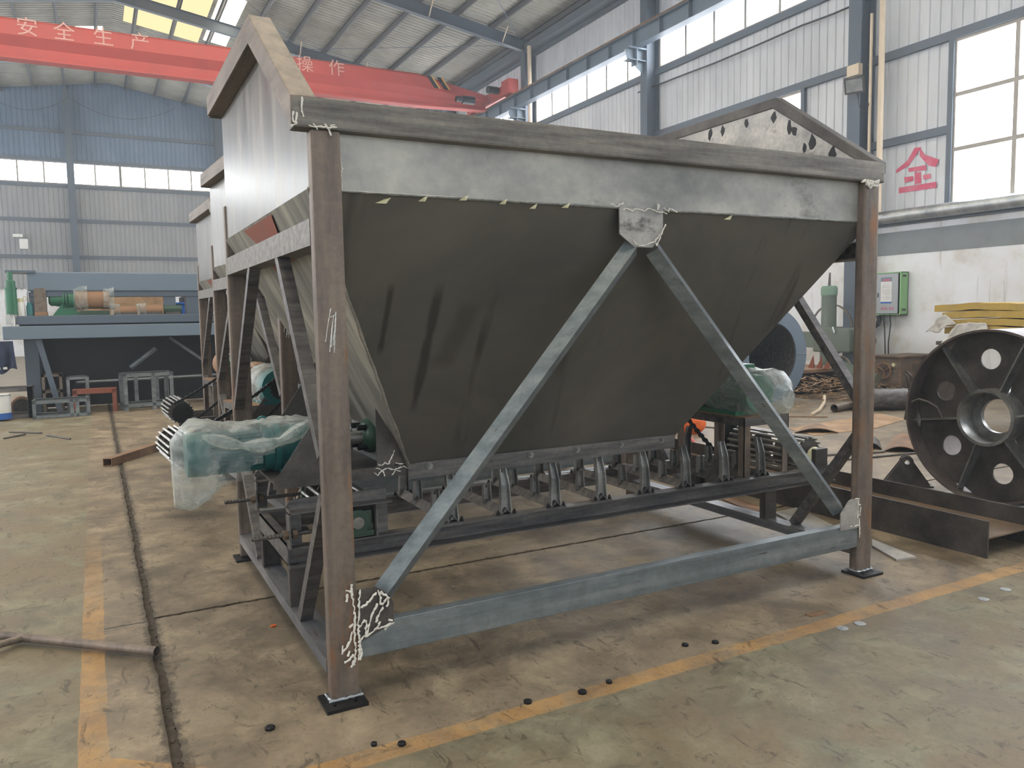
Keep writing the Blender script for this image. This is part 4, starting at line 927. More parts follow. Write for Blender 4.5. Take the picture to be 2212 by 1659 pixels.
# ================================================================== LEFT BACKGROUND
G = lambda px, py, z=0.0: at('Z', z, px, py)
def pbox(px0, px1, py0, py1, Y, d):
    a, b = at('Y', Y, px0, py0), at('Y', Y, px1, py1); c, e = at('Y', Y, px0, py1), at('Y', Y, px1, py0)
    return MB().box((a.x+c.x)/2, (b.x+e.x)/2, Y, Y+d, (c.z+b.z)/2, (a.z+e.z)/2)
t = thing('plate_bending_machine', (.8, 13.2, 0), 'big blue-grey sheet metal machine with a heavy top beam in front of the far wall', 'machine')
MB().box(-1.74, 3.6, 12.95, 13.35, 2.12, 2.45).obj('top_beam', 'lblue', t, .02)
MB().box(-1.70, 3.6, 12.98, 13.30, 2.02, 2.12).obj('beam_lip', 'blue', t, .01)
MB().box(-2.05, -1.60, 12.9, 13.4, 2.43, 2.47).obj('end_cap_plate', 'blue', t)
for x0, x1 in ((-1.76, -1.55), (.42, .62), (.80, 1.02), (3.2, 3.5)): MB().box(x0, x1, 13.0, 13.3, 1.69, 2.1).obj('upright', 'blue', t, .01)
MB().box(-1.92, 3.6, 12.85, 13.7, 1.54, 1.69).obj('upper_bed', 'blue', t, .012)
MB().box(-2.12, 3.7, 12.62, 13.6, 1.29, 1.515).obj('lower_bed', 'lblue', t, .012)
MB().box(-1.9, 3.6, 12.95, 13.6, 1.50, 1.56).obj('bed_gap_filler', 'black', t)  # black filler added so the gap between the beds reads dark
MB().box(-1.7, 3.6, 13.55, 13.62, .25, 1.30).obj('back_panel', 'black', t)
MB().box(-1.75, 3.6, 13.62, 13.66, .02, .25).obj('kick_plate', 'black', t)
for x0 in (-1.85, 3.3): MB().box(x0, x0+.22, 12.9, 13.5, 0, 1.3).obj('support_leg', 'blue', t, .01)
MB().sweep(rect(.09, .09), (-1.62, 12.8, 1.28), (-1.36, 12.75, .02), (0, 1, 0)).obj('raking_leg', 'blue', t)
MB().tube([(-1.1, 13.2, .48), (3.2, 13.2, .52)], .03, 8).obj('lower_shaft', 'mill', t)
MB().tube([(-.2, 13.3, .7), (.25, 13.3, 1.05)], .05, 8).obj('ram', 'mill', t)
MB().sweep(rect(.05, .05), (.5, 13.3, 1.25), (1.2, 13.3, .7), (0, 1, 0)).obj('strut', 'mill', t)
mb = MB().lathe([(0, 0), (0, .085), (.46, .085), (.46, .075), (.56, .075), (.58, .04), (.72, .04), (.72, 0)], (-1.98, 12.85, 1.72), (0, 0, 1), 20)
mb.lathe([(.42, .085), (.42, .095), (.45, .095), (.45, .085)], (-1.98, 12.85, 1.72), (0, 0, 1), 20)
mb.obj('hydraulic_cylinder', 'green', t, smooth=True)
MB().tube([(-1.98, 12.85, 1.72), (-1.97, 12.85, 1.5)], .035, 10).obj('cylinder_rod', 'chrome', t)
MB().box(-2.12, -1.96, 13.2, 13.5, 1.55, 2.1).obj('electric_box', 'white', t, .01)
Yt, ZT = 13.0, 1.69
def on(px): return at('Y', Yt, px, 660).x
t = thing('thermos_flask', (on(44), Yt-.05, ZT), 'white lidded flask on the left end of the blue-grey machine bed', 'flask')
MB().lathe([(0, 0), (0, .075), (.2, .075), (.24, .06), (.24, 0)], (on(44), Yt-.05, ZT), (0, 0, 1), 16).obj('body', 'white', t, smooth=True)
MB().lathe([(.24, .055), (.30, .055), (.31, 0)], (on(44), Yt-.05, ZT), (0, 0, 1), 16).obj('lid', 'cream', t)
MB().tube([(on(44)+.05, Yt-.05, ZT+.3)]+[(on(44)+.06+.04*math.sin(k*PI/6), Yt-.05, ZT+.30+.04*math.cos(k*PI/6)) for k in range(7)], .008, 6).obj('handle', 'cream', t)
t = thing('green_bottle', (on(64), Yt-.05, ZT), 'small teal bottle beside the white lidded flask', 'bottle')
MB().lathe([(0, 0), (0, .05), (.17, .05), (.2, .035), (.23, .035), (.23, 0)], (on(64), Yt-.05, ZT), (0, 0, 1), 14).obj('body', 'teal', t, smooth=True)
MB().tube([(on(64), Yt-.04, ZT+.2), (on(62), Yt-.04, ZT+.52)], .012, 6).obj('stick', 'galv', t)
t = thing('sanding_belt', (on(88), Yt, ZT), 'brown grey belt loop standing on the machine bed beside the green gearbox', 'belt')
MB().prism([(on(88)-.09+.09*(1-math.cos(a)), Yt-.06, ZT+.0+.5*(.5-.5*math.cos(0))+0) if False else (on(88)+dx, Yt-.06, ZT+dz) for dx, dz, a in ((-.09, .02, 0), (-.07, 0, 0), (.07, 0, 0), (.09, .02, 0), (.09, .46, 0), (.07, .48, 0), (-.07, .48, 0), (-.09, .46, 0))], (0, .2, 0)).obj('loop', 'trim', t)
MB().box(on(88)-.1, on(88)+.1, Yt-.065, Yt+.14, ZT, ZT+.065).obj('lower_band', 'card', t, .01)
t = thing('geared_motor', (on(150), Yt+.05, ZT), 'green gearbox with a cardboard wrapped motor lying on the blue-grey machine bed', 'motor')
xm = on(105); z0 = ZT+.28
MB().lathe([(0, 0), (0, .07), (.03, .11), (.12, .11), (.12, .12), (.30, .12), (.32, .16), (.42, .16), (.42, .12), (.55, .12), (.55, 0)], (xm, Yt+.1, z0), (1, 0, 0), 20).obj('gearbox', 'green', t, smooth=True)
mb = MB()
for k in range(3): mb.lathe([(.22+k*.045, .12), (.22+k*.045, .17), (.24+k*.045, .17), (.24+k*.045, .12)], (xm, Yt+.1, z0), (1, 0, 0), 20)
mb.obj('flange', 'green', t)
MB().prism([(xm+.05, Yt+.02, ZT), (xm+.5, Yt+.02, ZT), (xm+.34, Yt+.02, ZT+.2), (xm+.2, Yt+.02, ZT+.2)], (0, .2, 0)).obj('foot', 'green', t)
MB().lathe([(0, 0), (0, .17), (.02, .185), (.52, .185), (.54, .17), (.54, 0)], (on(163), Yt+.1, z0+.02), (1, 0, 0), 20).obj('cardboard_wrap', 'card', t, smooth=True)
bag('plastic_wrap', t, (on(160), Yt+.1, z0+.03), (1, 0, 0), .22, lambda s: .20*(1+.1*s), 1.7, .02); bag('plastic_wrap', t, (on(224), Yt+.1, z0+.03), (1, 0, 0), .18, lambda s: .19*(1+.15*s), 4.1, .02)
MB().box(on(170), on(236), Yt-.02, Yt+.2, ZT, ZT+.08).obj('motor_foot', 'dgreen', t)
def tablebox(name, px0, px1, h, mat, label, cat, wrap=False, dep=.2):
    t = thing(name, ((on(px0)+on(px1))/2, Yt+.05, ZT), label, cat)
    MB().lathe([(0, 0), (0, h*.5), (on(px1)-on(px0), h*.5), (on(px1)-on(px0), 0)], (on(px0), Yt+.05, ZT+h*.5), (1, 0, 0), 14).obj('body', mat, t, smooth=True)
    MB().box(on(px0)+.02, on(px1)-.02, Yt-.03, Yt+.13, ZT, ZT+h*.25).obj('base', 'dark', t)
    if wrap: bag('plastic_wrap', t, (on(px0)-.06, Yt+.05, ZT+h*.5), (1, 0, 0), .16, lambda s: h*.6, px0, .01)
tablebox('wrapped_motor', 246, 296, .17, 'card', 'small cardboard wrapped motor on the machine bed right of the big one', 'motor', True)
tablebox('wrapped_motor', 302, 350, .19, 'card', 'second small cardboard wrapped motor on the machine bed, nearer the uprights', 'motor', True)
tablebox('small_gearbox', 354, 392, .18, 'dgreen', 'small dark green gearbox on the machine bed before the blue bin', 'gearbox')
p = at('Y', 14.6, 400, 668)
t = thing('blue_bin', (p.x, 14.6, 0), 'vivid blue bin with a dark pump on it, seen through the machine uprights', 'bin')
MB().box(p.x-.16, p.x+.2, 14.5, 14.9, 0, p.z+.1).obj('body', 'vividblue', t, .02); MB().box(p.x-.19, p.x+.23, 14.47, 14.93, p.z+.1, p.z+.14).obj('rim', 'vividblue', t, .01)
MB().lathe([(0, 0), (0, .1), (.1, .1), (.12, .05), (.45, .05), (.45, 0)], (p.x, 14.7, p.z+.14), (0, 0, 1), 12).obj('pump', 'black', t)
t = thing('stacked_board', (.3, 15.2, 0), 'tan board standing behind the blue-grey machine', 'board')
MB().box(-1.05, .62, 15.2, 15.25, 0, 2.3).obj('sheet', 'wood', t)

def frame(name, x0, x1, y0, y1, z1, label, bar=.05, mat='mill', low=None, extra=(), rot=0, z0=0.0, cat='frame', group=None):
    t = thing(name, ((x0+x1)/2, (y0+y1)/2, z0), label, cat, group); cx, cy = (x0+x1)/2, (y0+y1)/2; cr, sr = math.cos(rot), math.sin(rot)
    def R(mb):
        mb.v = [Vector((cx+(v.x-cx)*cr-(v.y-cy)*sr, cy+(v.x-cx)*sr+(v.y-cy)*cr, v.z)) for v in mb.v]; return mb
    def ang(a, b, c, d, e, f): return MB().box(a, b, c, d, e, f)
    th = .007
    for xx, sx in ((x0, 1), (x1, -1)):
        for yy, sy in ((y0, 1), (y1, -1)):
            mb = MB().box(*sorted((xx, xx+sx*bar)), *sorted((yy, yy+sy*th)), z0, z1).box(*sorted((xx, xx+sx*th)), *sorted((yy, yy+sy*bar)), z0, z1); R(mb).obj('leg', mat, t)
    for zz in [z1]+list(low or []):
        for yy, sy in ((y0, 1), (y1, -1)): R(MB().box(x0, x1, *sorted((yy, yy+sy*th)), zz-bar, zz).box(x0, x1, *sorted((yy, yy+sy*bar)), zz-th, zz)).obj('rail', mat, t)
        for xx, sx in ((x0, 1), (x1, -1)): R(MB().box(*sorted((xx, xx+sx*th)), y0, y1, zz-bar, zz).box(*sorted((xx, xx+sx*bar)), y0, y1, zz-th, zz)).obj('rail', mat, t)
    for e in extra: R(MB().box(e[0], e[0]+bar, e[1], e[1]+th, z0, z1)).obj('upright', mat, t)
    return t, R
frame('angle_iron_frame', -.40, .42, 12.2, 12.7, .66, 'tall pale angle iron frame, rightmost of the frames before the machine', .065, 'mill', [.13], ((.05, 12.2), (-.15, 12.69), (.2, 12.69)), .12)
t, R = frame('steel_bench', -1.15, -.47, 12.35, 12.6, .40, 'low rusty brown steel bench before the machine', .07, 'rustpaint', None, (), -.05)
R(MB().box(-1.15, -.47, 12.35, 12.6, .40, .408)).obj('bench_top', 'rustpaint', t)
frame('angle_iron_frame', -1.74, -.90, 11.85, 12.35, .30, 'low welded angle iron frame lying nearest among the frames at left', .055, 'mill', [.06], ((-1.2, 11.85), (-1.12, 11.85)), .06)
frame('steel_stand', -1.62, -1.30, 12.75, 13.1, .68, 'small square frame standing upright in the dark under the machine', .05, 'trim', [.40], (), 0)
frame('steel_stand', -1.25, -.90, 12.65, 13.0, .62, 'small pale angle frame behind the rusty bench', .05, 'mill', None, (), .05)
frame('angle_iron_frame', -2.75, -1.72, 12.15, 12.5, .52, 'grey steel frame at the left edge of the picture with a ring leaning inside', .075, 'rail', [.085], ((-1.80, 12.15),), 0)
t = thing('steel_ring', (-1.9, 12.6, 0), 'rusty steel ring leaning inside the grey frame at the left edge', 'ring')
MB().lathe([(-.06, .13), (-.06, .165), (.06, .165), (.06, .13)], (-1.93, 12.62, .165), (-.2, 1, .1), 22, True).obj('rim', 'rusty', t, smooth=True)
MB().lathe([(-.02, 0), (-.02, .132), (.02, .132), (.02, 0)], (-1.93, 12.62, .165), (-.2, 1, .1), 22).obj('disc', 'dark', t)
t = thing('paint_drum', (-2.17, 12.0, 0), 'white and blue tin drum with red printing at the left edge', 'drum')
MB().lathe([(0, 0), (0, .15), (.40, .15), (.40, .14), (.39, .0)], (-2.17, 11.98, .03), (0, 0, 1), 20).obj('body', 'white', t, smooth=True)
MB().lathe([(0, .152), (.10, .152)], (-2.17, 11.98, .03), (0, 0, 1), 20).obj('blue_band', 'vividblue', t, smooth=True)
mb = MB(); random.seed(5)
for r in range(4):
    for c in range(7):
        a = -PI*.85+c*.16; z = .17+r*.065
        if random.random() < .8:
            for q in range(2):
                aa = a+random.uniform(0, .05); mb.add([(-2.17+.1535*math.cos(aa), 11.98+.1535*math.sin(aa), z), (-2.17+.1535*math.cos(aa+.09), 11.98+.1535*math.sin(aa+.09), z+.005), (-2.17+.1535*math.cos(aa+.09), 11.98+.1535*math.sin(aa+.09), z+.02), (-2.17+.1535*math.cos(aa), 11.98+.1535*math.sin(aa), z+.02)][::1], [(0, 1, 2, 3)]); z += .025
mb.obj('red_print', 'redtext', t)
MB().lathe([(0, .154), (.008, .156), (.016, .154)], (-2.17, 11.98, .41), (0, 0, 1), 20).obj('top_rim', 'galv', t)
t = thing('work_jacket', (-2.1, 12.55, .85), 'navy work jacket hanging from the machine bed at the left edge', 'jacket')
mb = MB(); N = 14; vs = []
for i in range(N+1):
    for j in range(N+1):
        u, v = i/N, j/N; x = -2.38+.40*u+.05*v*(u-.3); z = 1.27-.50*v+.05*math.sin(u*9)*v
        vs.append((x, 12.53+.05*math.sin(u*16+v*3)*(.3+v)+.03*mnoise.noise(Vector((u*4, v*4, 2))), z))
for i in range(N+1):
    for j in range(N+1):
        x, y, z = vs[i*(N+1)+j]; vs.append((x, y+.05, z))
K = (N+1)**2
fs = [(i*(N+1)+j, (i+1)*(N+1)+j, (i+1)*(N+1)+j+1, i*(N+1)+j+1) for i in range(N) for j in range(N)]
mb.add(vs, fs+[tuple(K+q for q in f[::-1]) for f in fs]); mb.obj('body', 'cloth', t, smooth=True)
MB().box(-2.20, -2.08, 12.50, 12.54, .80, .84).obj('label_patch', 'white', t, .005)
MB().tube([(-2.28, 12.56, 1.26), (-2.30, 12.52, 1.0), (-2.27, 12.48, .78)], [.06, .055, .045], 10).obj('sleeve', 'cloth', t, smooth=True)
# rods and scraps on the left floor
for k, (a, b, lb) in enumerate((((20, 933), (90, 935), 'thin dark rod on the floor, leftmost of three before the frames'), ((100, 940), (152, 948), 'thin dark rod on the floor, rightmost of three before the frames'), ((8, 947), (55, 938), 'thin short rod on the floor, nearest of three before the frames'))):
    tag(MB().tube([G(*a, .012), G(*b, .012)], .012, 6).obj('steel_rod', 'dark'), lb, 'rod')
# rusty square tube
a, b = G(232, 999, .045), G(395, 946, .045)
d = (b-a).normalized(); t = thing('square_tube', tuple((a+b)/2-Vector((0, 0, .045))), 'rusty orange square steel tube lying on the floor left of the bins', 'tube')
mb = MB(); o, i_ = rect(.10, .085), rect(.086, .071); s = d.cross(Vector((0, 0, 1))).normalized(); e = a+d*2.1; n = 4
vs = [p+s*x+Vector((0, 0, z)) for p in (a, e) for x, z in o]+[p+s*x+Vector((0, 0, z)) for p in (a, e) for x, z in i_]
mb.add(vs, [(q, (q+1) % 4, 4+(q+1) % 4, 4+q) for q in range(4)]+[(8+(q+1) % 4, 8+q, 12+q, 12+(q+1) % 4) for q in range(4)]+[(q, 8+q, 8+(q+1) % 4, (q+1) % 4) for q in range(4)]+[(4+(q+1) % 4, 12+(q+1) % 4, 12+q, 4+q) for q in range(4)])
mb.obj('tube_wall', 'rusty', t)
# bent pipe at the lower left
P0, P1, P2 = G(338, 1407, .03), G(120, 1384, .03), G(-60, 1366, .03)
t = thing('bent_pipe', tuple(P0-Vector((0, 0, .03))), 'dark rusty pipe lying on the floor at the lower left, branching at its end', 'pipe')
mb = MB(); mb.tube([P0, P0*.5+P1*.5, P1, P2], .022, 14, False); mb.tube([P0, P0*.5+P1*.5, P1, P2], .018, 14, False)
mb.obj('main_pipe', 'post', t, smooth=True)
q0, q1 = G(45, 1380, .03), G(-40, 1412, .025)
MB().tube([q0, (q0+q1)/2+Vector((0, 0, .01)), q1], .017, 10).obj('branch', 'post', t, smooth=True)

# ================================================================== RIGHT SIDE
# mixer drum with ribs and holes, axis along X
CX, CY, CZ = 5.36, .62, .692
t = thing('steel_drum_wheel', (CX+.3, CY, 0), 'huge dark steel drum on the right with hub, ribs and round holes', 'drum')
o = (CX, CY, CZ)
MB().lathe([(0, .69), (.62, .69), (.62, .672), (0, .672)], o, (1, 0, 0), 72, True).obj('shell', 'rimin', t, smooth=True)
mb = MB(); n = 12; dx = .14; R0, R1 = .21, .675
HA = [math.radians(a) for a in (98, 158, 218, 278, 338, 38)]
for a in HA:   # sector with a hole: ring fan between hole edge and sector edge
    H = 20; hc = Vector((0, -.455*math.cos(a), .455*math.sin(a))); ins = []; out = []
    for j in range(H):
        b = 2*PI*j/H; er = Vector((0, -math.cos(a), math.sin(a))); et = Vector((0, math.sin(a), math.cos(a)))
        ins.append(hc+er*.082*math.cos(b)+et*.082*math.sin(b))
        # march out to the sector boundary
        dvec = er*math.cos(b)+et*math.sin(b); s_ = .082
        while s_ < .6:
            q = hc+dvec*s_; rr = math.hypot(q.y, q.z); an = math.atan2(q.z, -q.y); da = (an-a+PI) % (2*PI)-PI
            if rr > R1 or rr < R0 or abs(da) > PI/6: break
            s_ += .004
        out.append(hc+dvec*s_)
    base = [Vector(o)+Vector((dx, 0, 0))+p for p in ins+out]; back = [p+Vector((.016, 0, 0)) for p in base]
    fs = []
    for j in range(H):
        k = (j+1) % H; fs += [(j, k, H+k, H+j), (2*H+k, 2*H+j, 3*H+j, 3*H+k), (k, j, 2*H+j, 2*H+k)]
    mb.add(base+back, fs)
mb.obj('web_disc', 'dark', t)
for a in HA:
    b = a+PI/6; er = Vector((0, -math.cos(b), math.sin(b))); et = Vector((0, math.sin(b), math.cos(b)))
    mb = MB(); p = Vector(o)+er*.21-et*.006; q = Vector(o)+er*.674-et*.006
    mb.prism([p+Vector((.02, 0, 0)), q+Vector((.06, 0, 0)), q+Vector((dx, 0, 0)), p+Vector((dx, 0, 0))], et*.012); mb.obj('rib', 'idler', t)
MB().lathe([(-.02, .225), (-.02, .200), (.16, .200), (.16, .135), (.20, .135), (.20, .225)], o, (1, 0, 0), 48, True).obj('hub', 'idler', t, smooth=True)
p0 = at('X', CX+.06, 1962, 845); p1 = at('X', CX+.06, 1962, 905); 
t = thing('hand_trolley', tuple(G(1962, 905)), 'rusty bent rod handle leaning against the big drum edge', 'handle')
ys = at('X', 5.9, 1955, 810); 
MB().tube([at('X', 5.9, *q) for q in ((1955, 906), (1962, 870), (1965, 845), (1958, 812), (1953, 805), (1960, 803), (1968, 812), (1970, 850), (1967, 875))], .012, 8).obj('bent_rod', 'dark', t)
MB().tube([at('X', 5.34, *q) for q in ((1970, 868), (1985, 862), (2005, 868), (2025, 880), (2037, 905))], .009, 6).obj('hook', 'dark', t)
# flanged pipe section behind the hopper, axis along Y
pc = Vector((9.40, 6.67, .80))
t = thing('flanged_pipe', (9.4, 8, 0), 'large blue-grey pipe with a wide end flange standing behind the chute', 'pipe')
MB().lathe([(0, .55), (0, .80), (.02, .80), (.02, .55)], pc, (0, 1, 0), 56, True).obj('flange', 'lblue', t)
MB().lathe([(.02, .56), (2.6, .56), (2.6, .545), (.02, .545)], pc, (0, 1, 0), 48, True).obj('shell', 'rail', t, smooth=True)
mb = MB()
for a in (0, PI/2, PI): mb.sweep(rect(.008, .012), pc+Vector((.55*math.cos(a), -.002, .55*math.sin(a))), pc+Vector((.80*math.cos(a), -.002, .80*math.sin(a))), (0, 1, 0))
mb.obj('weld_line', 'galv', t)
MB().lathe([(2.5, .001), (2.5, .55)], pc, (0, 1, 0), 30).obj('end_disc', 'dark', t)
# radial drill column
X0 = 12.3
q = lambda px, py: at('X', X0, px, py)
cxy = q(1788, 810); t = thing('radial_drill', (X0, cxy.y, 0), 'grey green radial drill with a tall round column near the right wall', 'machine')
MB().lathe([(0, 0), (0, .35), (.25, .35), (.25, .16), (1.0, .16), (1.05, .145), (1.85, .145), (1.86, .155), (2.0, .155), (2.03, .13), (2.03, 0)], (X0, cxy.y, 0), (0, 0, 1), 26).obj('column', 'olive', t, smooth=True)
MB().lathe([(1.85, .158), (2.0, .158), (2.035, .13), (2.035, 0)], (X0, cxy.y, 0), (0, 0, 1), 26).obj('column_cap', 'sage', t, smooth=True)
MB().tube([(X0, cxy.y, 2.03), (X0, cxy.y-.01, 2.3)], [.03, .015], 8).obj('lifting_rod', 'dark', t)
MB().box(X0-.2, X0+.2, cxy.y-.22, cxy.y+.22, .72, 1.22).obj('arm_clamp', 'olive', t, .03)
MB().box(X0-.16, X0+.1, cxy.y+.2, cxy.y+1.5, .8, 1.12).obj('radial_arm', 'olive', t, .02)
MB().box(X0-.22, X0+.16, cxy.y-.68, cxy.y-.2, .72, 1.2).obj('drill_head', 'olive', t, .04)
MB().lathe([(0, 0), (0, .1), (.35, .1), (.35, 0)], (X0, cxy.y-.68, .95), (0, -1, 0), 16).obj('head_motor', 'dark', t)
MB().tube([(X0-.24, cxy.y-.3, 1.22), (X0-.25, cxy.y-.36, 1.1)], .02, 6).obj('crank', 'galv', t)
MB().lathe([(-.015, .5), (.015, .5), (.015, .53), (-.015, .53)], (X0+.5, cxy.y+.35, 1.15), (1, 0, 0), 40, True).obj('belt_guard_hoop', 'trim', t)
# electric cabinet on the wall
X1 = XW-.02
c0, c1 = at('X', 13.2, 1892, 592), at('X', 13.2, 1944, 680)
ya, yb, za, zb = c1.y, c0.y+.05, c1.z, c0.z+.02
t = thing('electric_cabinet', (XW-.15, (ya+yb)/2, za), 'light green electric cabinet with grey door and notice on the white wall', 'cabinet')
mb = MB(); th = .02
mb.box(13.2, X1, ya, ya+th, za, zb).box(13.2, X1, yb-th, yb, za, zb).box(13.2, X1, ya, yb, za, za+th).box(13.2, X1, ya, yb, zb-th, zb).box(X1-.02, X1, ya, yb, za, zb)
mb.obj('box', 'panelg', t, .004)
MB().box(13.3, 13.32, ya+.02, yb-.02, za+.02, zb-.02).obj('back_board', 'dark', t)
dm = Matrix.Translation((13.19, ya+.04, za)) @ Matrix.Rotation(math.radians(6), 4, 'Z')
dw = (yb-ya)*.72; hh = zb-za
xf(MB().box(-.02, 0, 0, dw, .03, hh-.03), dm).obj('door', 'panelgrey', t, .004)
xf(MB().box(-.023, -.02, dw*.28, dw*.80, hh*.27, hh*.88), dm).obj('notice', 'white', t)
xf(MB().box(-.0245, -.023, dw*.28, dw*.80, hh*.78, hh*.88), dm).obj('notice_header', 'lblue', t)
mb = MB()
for k in range(10):
    if k in (3, 7): continue
    mb.box(-.0245, -.023, dw*.33, dw*(.75 if k % 3 else .66), hh*(.73-.04*k), hh*(.737-.04*k))
xf(mb, dm).obj('notice_lines', 'panelgrey', t)
xf(MB().box(-.0255, -.0245, dw*.36, dw*.70, hh*.80, hh*.835), dm).obj('notice_title', 'redtext', t)
xf(MB().box(-.0245, -.023, dw*.28, dw*.80, hh*.27, hh*.31), dm).obj('notice_footer', 'vividblue', t)
mb = MB()
for k, ww in enumerate((.11, .10, .05, .11, .10)):
    y0 = dw*(.78-.13*k); mb.box(-.0225, -.02, y0-dw*ww, y0, hh*.13, hh*.145).box(-.0225, -.02, y0-dw*ww, y0, hh*.165, hh*.175).box(-.0225, -.02, y0-dw*ww*.6, y0-dw*ww*.4, hh*.12, hh*.19)
xf(mb, dm).obj('red_lettering', 'redtext', t)
xf(MB().box(-.035, -.02, dw*.9, dw*.94, hh*.42, hh*.52), dm).obj('handle', 'dark', t)
for zz in (za+.08, zb-.1): MB().box(13.26, 13.30, ya-.05, ya, zz, zz+.04).obj('lug', 'dark', t)
for px0, pts in ((1908, ((1908, 680), (1911, 710), (1912, 768))), (1923, ((1922, 680), (1924, 700), (1919, 740), (1919, 768)))):
    svc('cabinet_cable', [at('X', 13.3, *a) for a in pts], .012, 'cable', 'thin black cable dropping from the cabinet, %s of two' % ('left' if px0 == 1908 else 'right'), 'cable', 6)
svc('cabinet_hose', [at('X', 13.3, *a) for a in ((1898, 682), (1900, 690), (1897, 700), (1885, 708), (1872, 712))], .05, 'cable', 'thick black hose curving from the cabinet to the left', 'hose', 8)
# old welding machine
w0, w1 = G(1888, 842), Vector((0, 0, 0))
X2, Y2 = 12.15, 6.45
t = thing('welding_machine', (X2+.35, Y2+.35, 0), 'rusty brown welding machine with a three spoke handwheel by the white wall', 'welding machine')
yA = at('X', X2, 1888, 800).y; yB = at('X', X2, 1945, 800).y
zt2 = at('X', X2, 1915, 772).z
MB().box(X2, X2+1.0, yB, yA, .12, zt2).obj('casing', 'brownbox', t, .012)
MB().box(X2-.05, X2+1.05, yB-.05, yA+.05, zt2, zt2+.035).obj('lid', 'brownbox', t, .01)
MB().box(X2-.006, X2, yB+.05, yA-.06, .2, zt2-.1).obj('front_panel', 'trim', t)
MB().box(X2-.012, X2-.006, yB+.2, yA-.2, zt2-.22, zt2-.2).obj('scale_slot', 'black', t)
yc = (yA+yB)/2+.02; zc = .42
mb = MB(); ring = [(X2-.06, yc+.14*math.cos(2*PI*k/24), zc+.14*math.sin(2*PI*k/24)) for k in range(25)]; mb.tube(ring, .018, 8)
for k in range(3): a = .5+2*PI*k/3; mb.tube([(X2-.05, yc, zc), (X2-.06, yc+.14*math.cos(a), zc+.14*math.sin(a))], .017, 8)
mb.tube([(X2, yc, zc), (X2-.07, yc, zc)], .025, 8); mb.obj('handwheel', 'rusty', t, smooth=True)
mb = MB()
for k in range(7): mb.box(X2+.35+k*.06, X2+.38+k*.06, yB-.006, yB+.01, .4, zt2-.12)
mb.obj('louvres', 'dark', t)
MB().lathe([(0, 0), (0, .035), (.01, .035), (.01, 0)], (X2, yB+.14, zt2-.13), (-1, 0, 0), 14).obj('dial', 'cream', t)
for yy in (yB+.1, yA-.1):
    for xx in (X2+.12, X2+.85): MB().lathe([(-.03, 0), (-.03, .06), (.03, .06), (.03, 0)], (xx, yy, .06), (0, 1, 0), 12).obj('caster', 'black', t)
# roller on the floor with shaft
a, b = Vector((9.62, 5.12, .165)), Vector((10.45, 4.72, .165)); d = (b-a).normalized()
t = thing('steel_roller', tuple((a+b)/2-Vector((0, 0, .165))), 'grey steel roller with shaft stubs lying on the floor before the welding machine', 'roller')
L = (b-a).length
MB().lathe([(0, .0), (0, .158), (.02, .165), (L-.02, .165), (L, .14), (L, 0)], a, d, 28).obj('shell', 'rail', t, smooth=True)
MB().lathe([(-.01, 0), (-.01, .135), (.0, .135)], a, d, 24).obj('end_disc', 'black', t)
MB().lathe([(L, 0), (L, .05), (L+.18, .05), (L+.18, 0)], a, d, 12).obj('shaft_stub', 'idler', t)
a2 = G(1802, 882, .062); b2 = G(1850, 873, .062)
t = thing('short_pipe', tuple(a2-Vector((0, 0, .062))), 'short brownish pipe resting against the end of the grey roller', 'pipe')
mb = MB(); mb.tube([a2, b2], .06, 14, False); mb.tube([a2, b2], .052, 14, False); mb.obj('wall', 'trim', t, smooth=True)
# rockwool slabs under grey plastic on a rack behind the big drum
X3 = 9.2
q = lambda px, py: at('X', X3, px, py)
rk = thing('storage_rack', (X3+.7, 3.0, 0), 'low steel rack behind the big drum carrying the yellow slabs', 'rack')
zr = q(2100, 738).z; y1, y0 = q(2020, 700).y, q(2230, 700).y-.8
for xx in (X3, X3+.25):
    for yy in (y1-.15, y0+.1): MB().box(xx, xx+.06, yy, yy+.06, 0, zr-.05).obj('leg', 'dark', rk)
MB().box(X3-.05, X3+1.4, y0, y1-.05, zr-.05, zr).obj('shelf', 'dark', rk, .004)
rows = [((2078, 2212+60), (720, 735)), ((2045, 2220), (686, 700)), ((2043, 2226), (700, 716)), ((2037, 2222), (674, 687)), ((2020, 2200), (660, 676))]
labs = ['bottom yellow slab of the pile, half hidden by grey plastic', 'yellow slab in the middle of the pile behind the big drum', 'second lowest yellow slab of the pile behind the big drum', 'yellow slab just below the topmost one of the pile', 'topmost yellow slab, jutting out to the left of the pile']
random.seed(11)
zc_ = zr
for k, i in enumerate((0, 2, 1, 3, 4)):
    (pa, pb), _ = rows[i]; ya_, yb_ = q(pa, 690).y, q(pb, 690).y; h = .085
    mb = MB(); n = 14; vs = []
    for s in (0, 1):
        for a_ in range(n+1):
            u = a_/n; yy = ya_+(yb_-ya_)*u; wv = .02*mnoise.noise(Vector((u*3, k*5, 0)))+.018*math.sin(u*PI)
            for z in (0, 1): vs.append((X3-.02+s*(1.2)+.03*mnoise.noise(Vector((u*7, k, s))), yy, zc_+z*h+wv*(1 if k else 0)))
    K = 2*(n+1)
    fs = []
    for a_ in range(n):
        p = 2*a_; fs += [(p, p+1, p+3, p+2), (K+p+2, K+p+3, K+p+1, K+p), (p+1, K+p+1, K+p+3, p+3), (p+2, K+p+2, K+p, p)]
    fs += [(0, K, K+1, 1), (2*n+1, K+2*n+1, K+2*n, 2*n)]
    mb.add(vs, fs); tag(mb.obj('rockwool_slab', 'wool'), labs[i], 'slab', 'pile of yellow rockwool slabs'); zc_ += h+.012
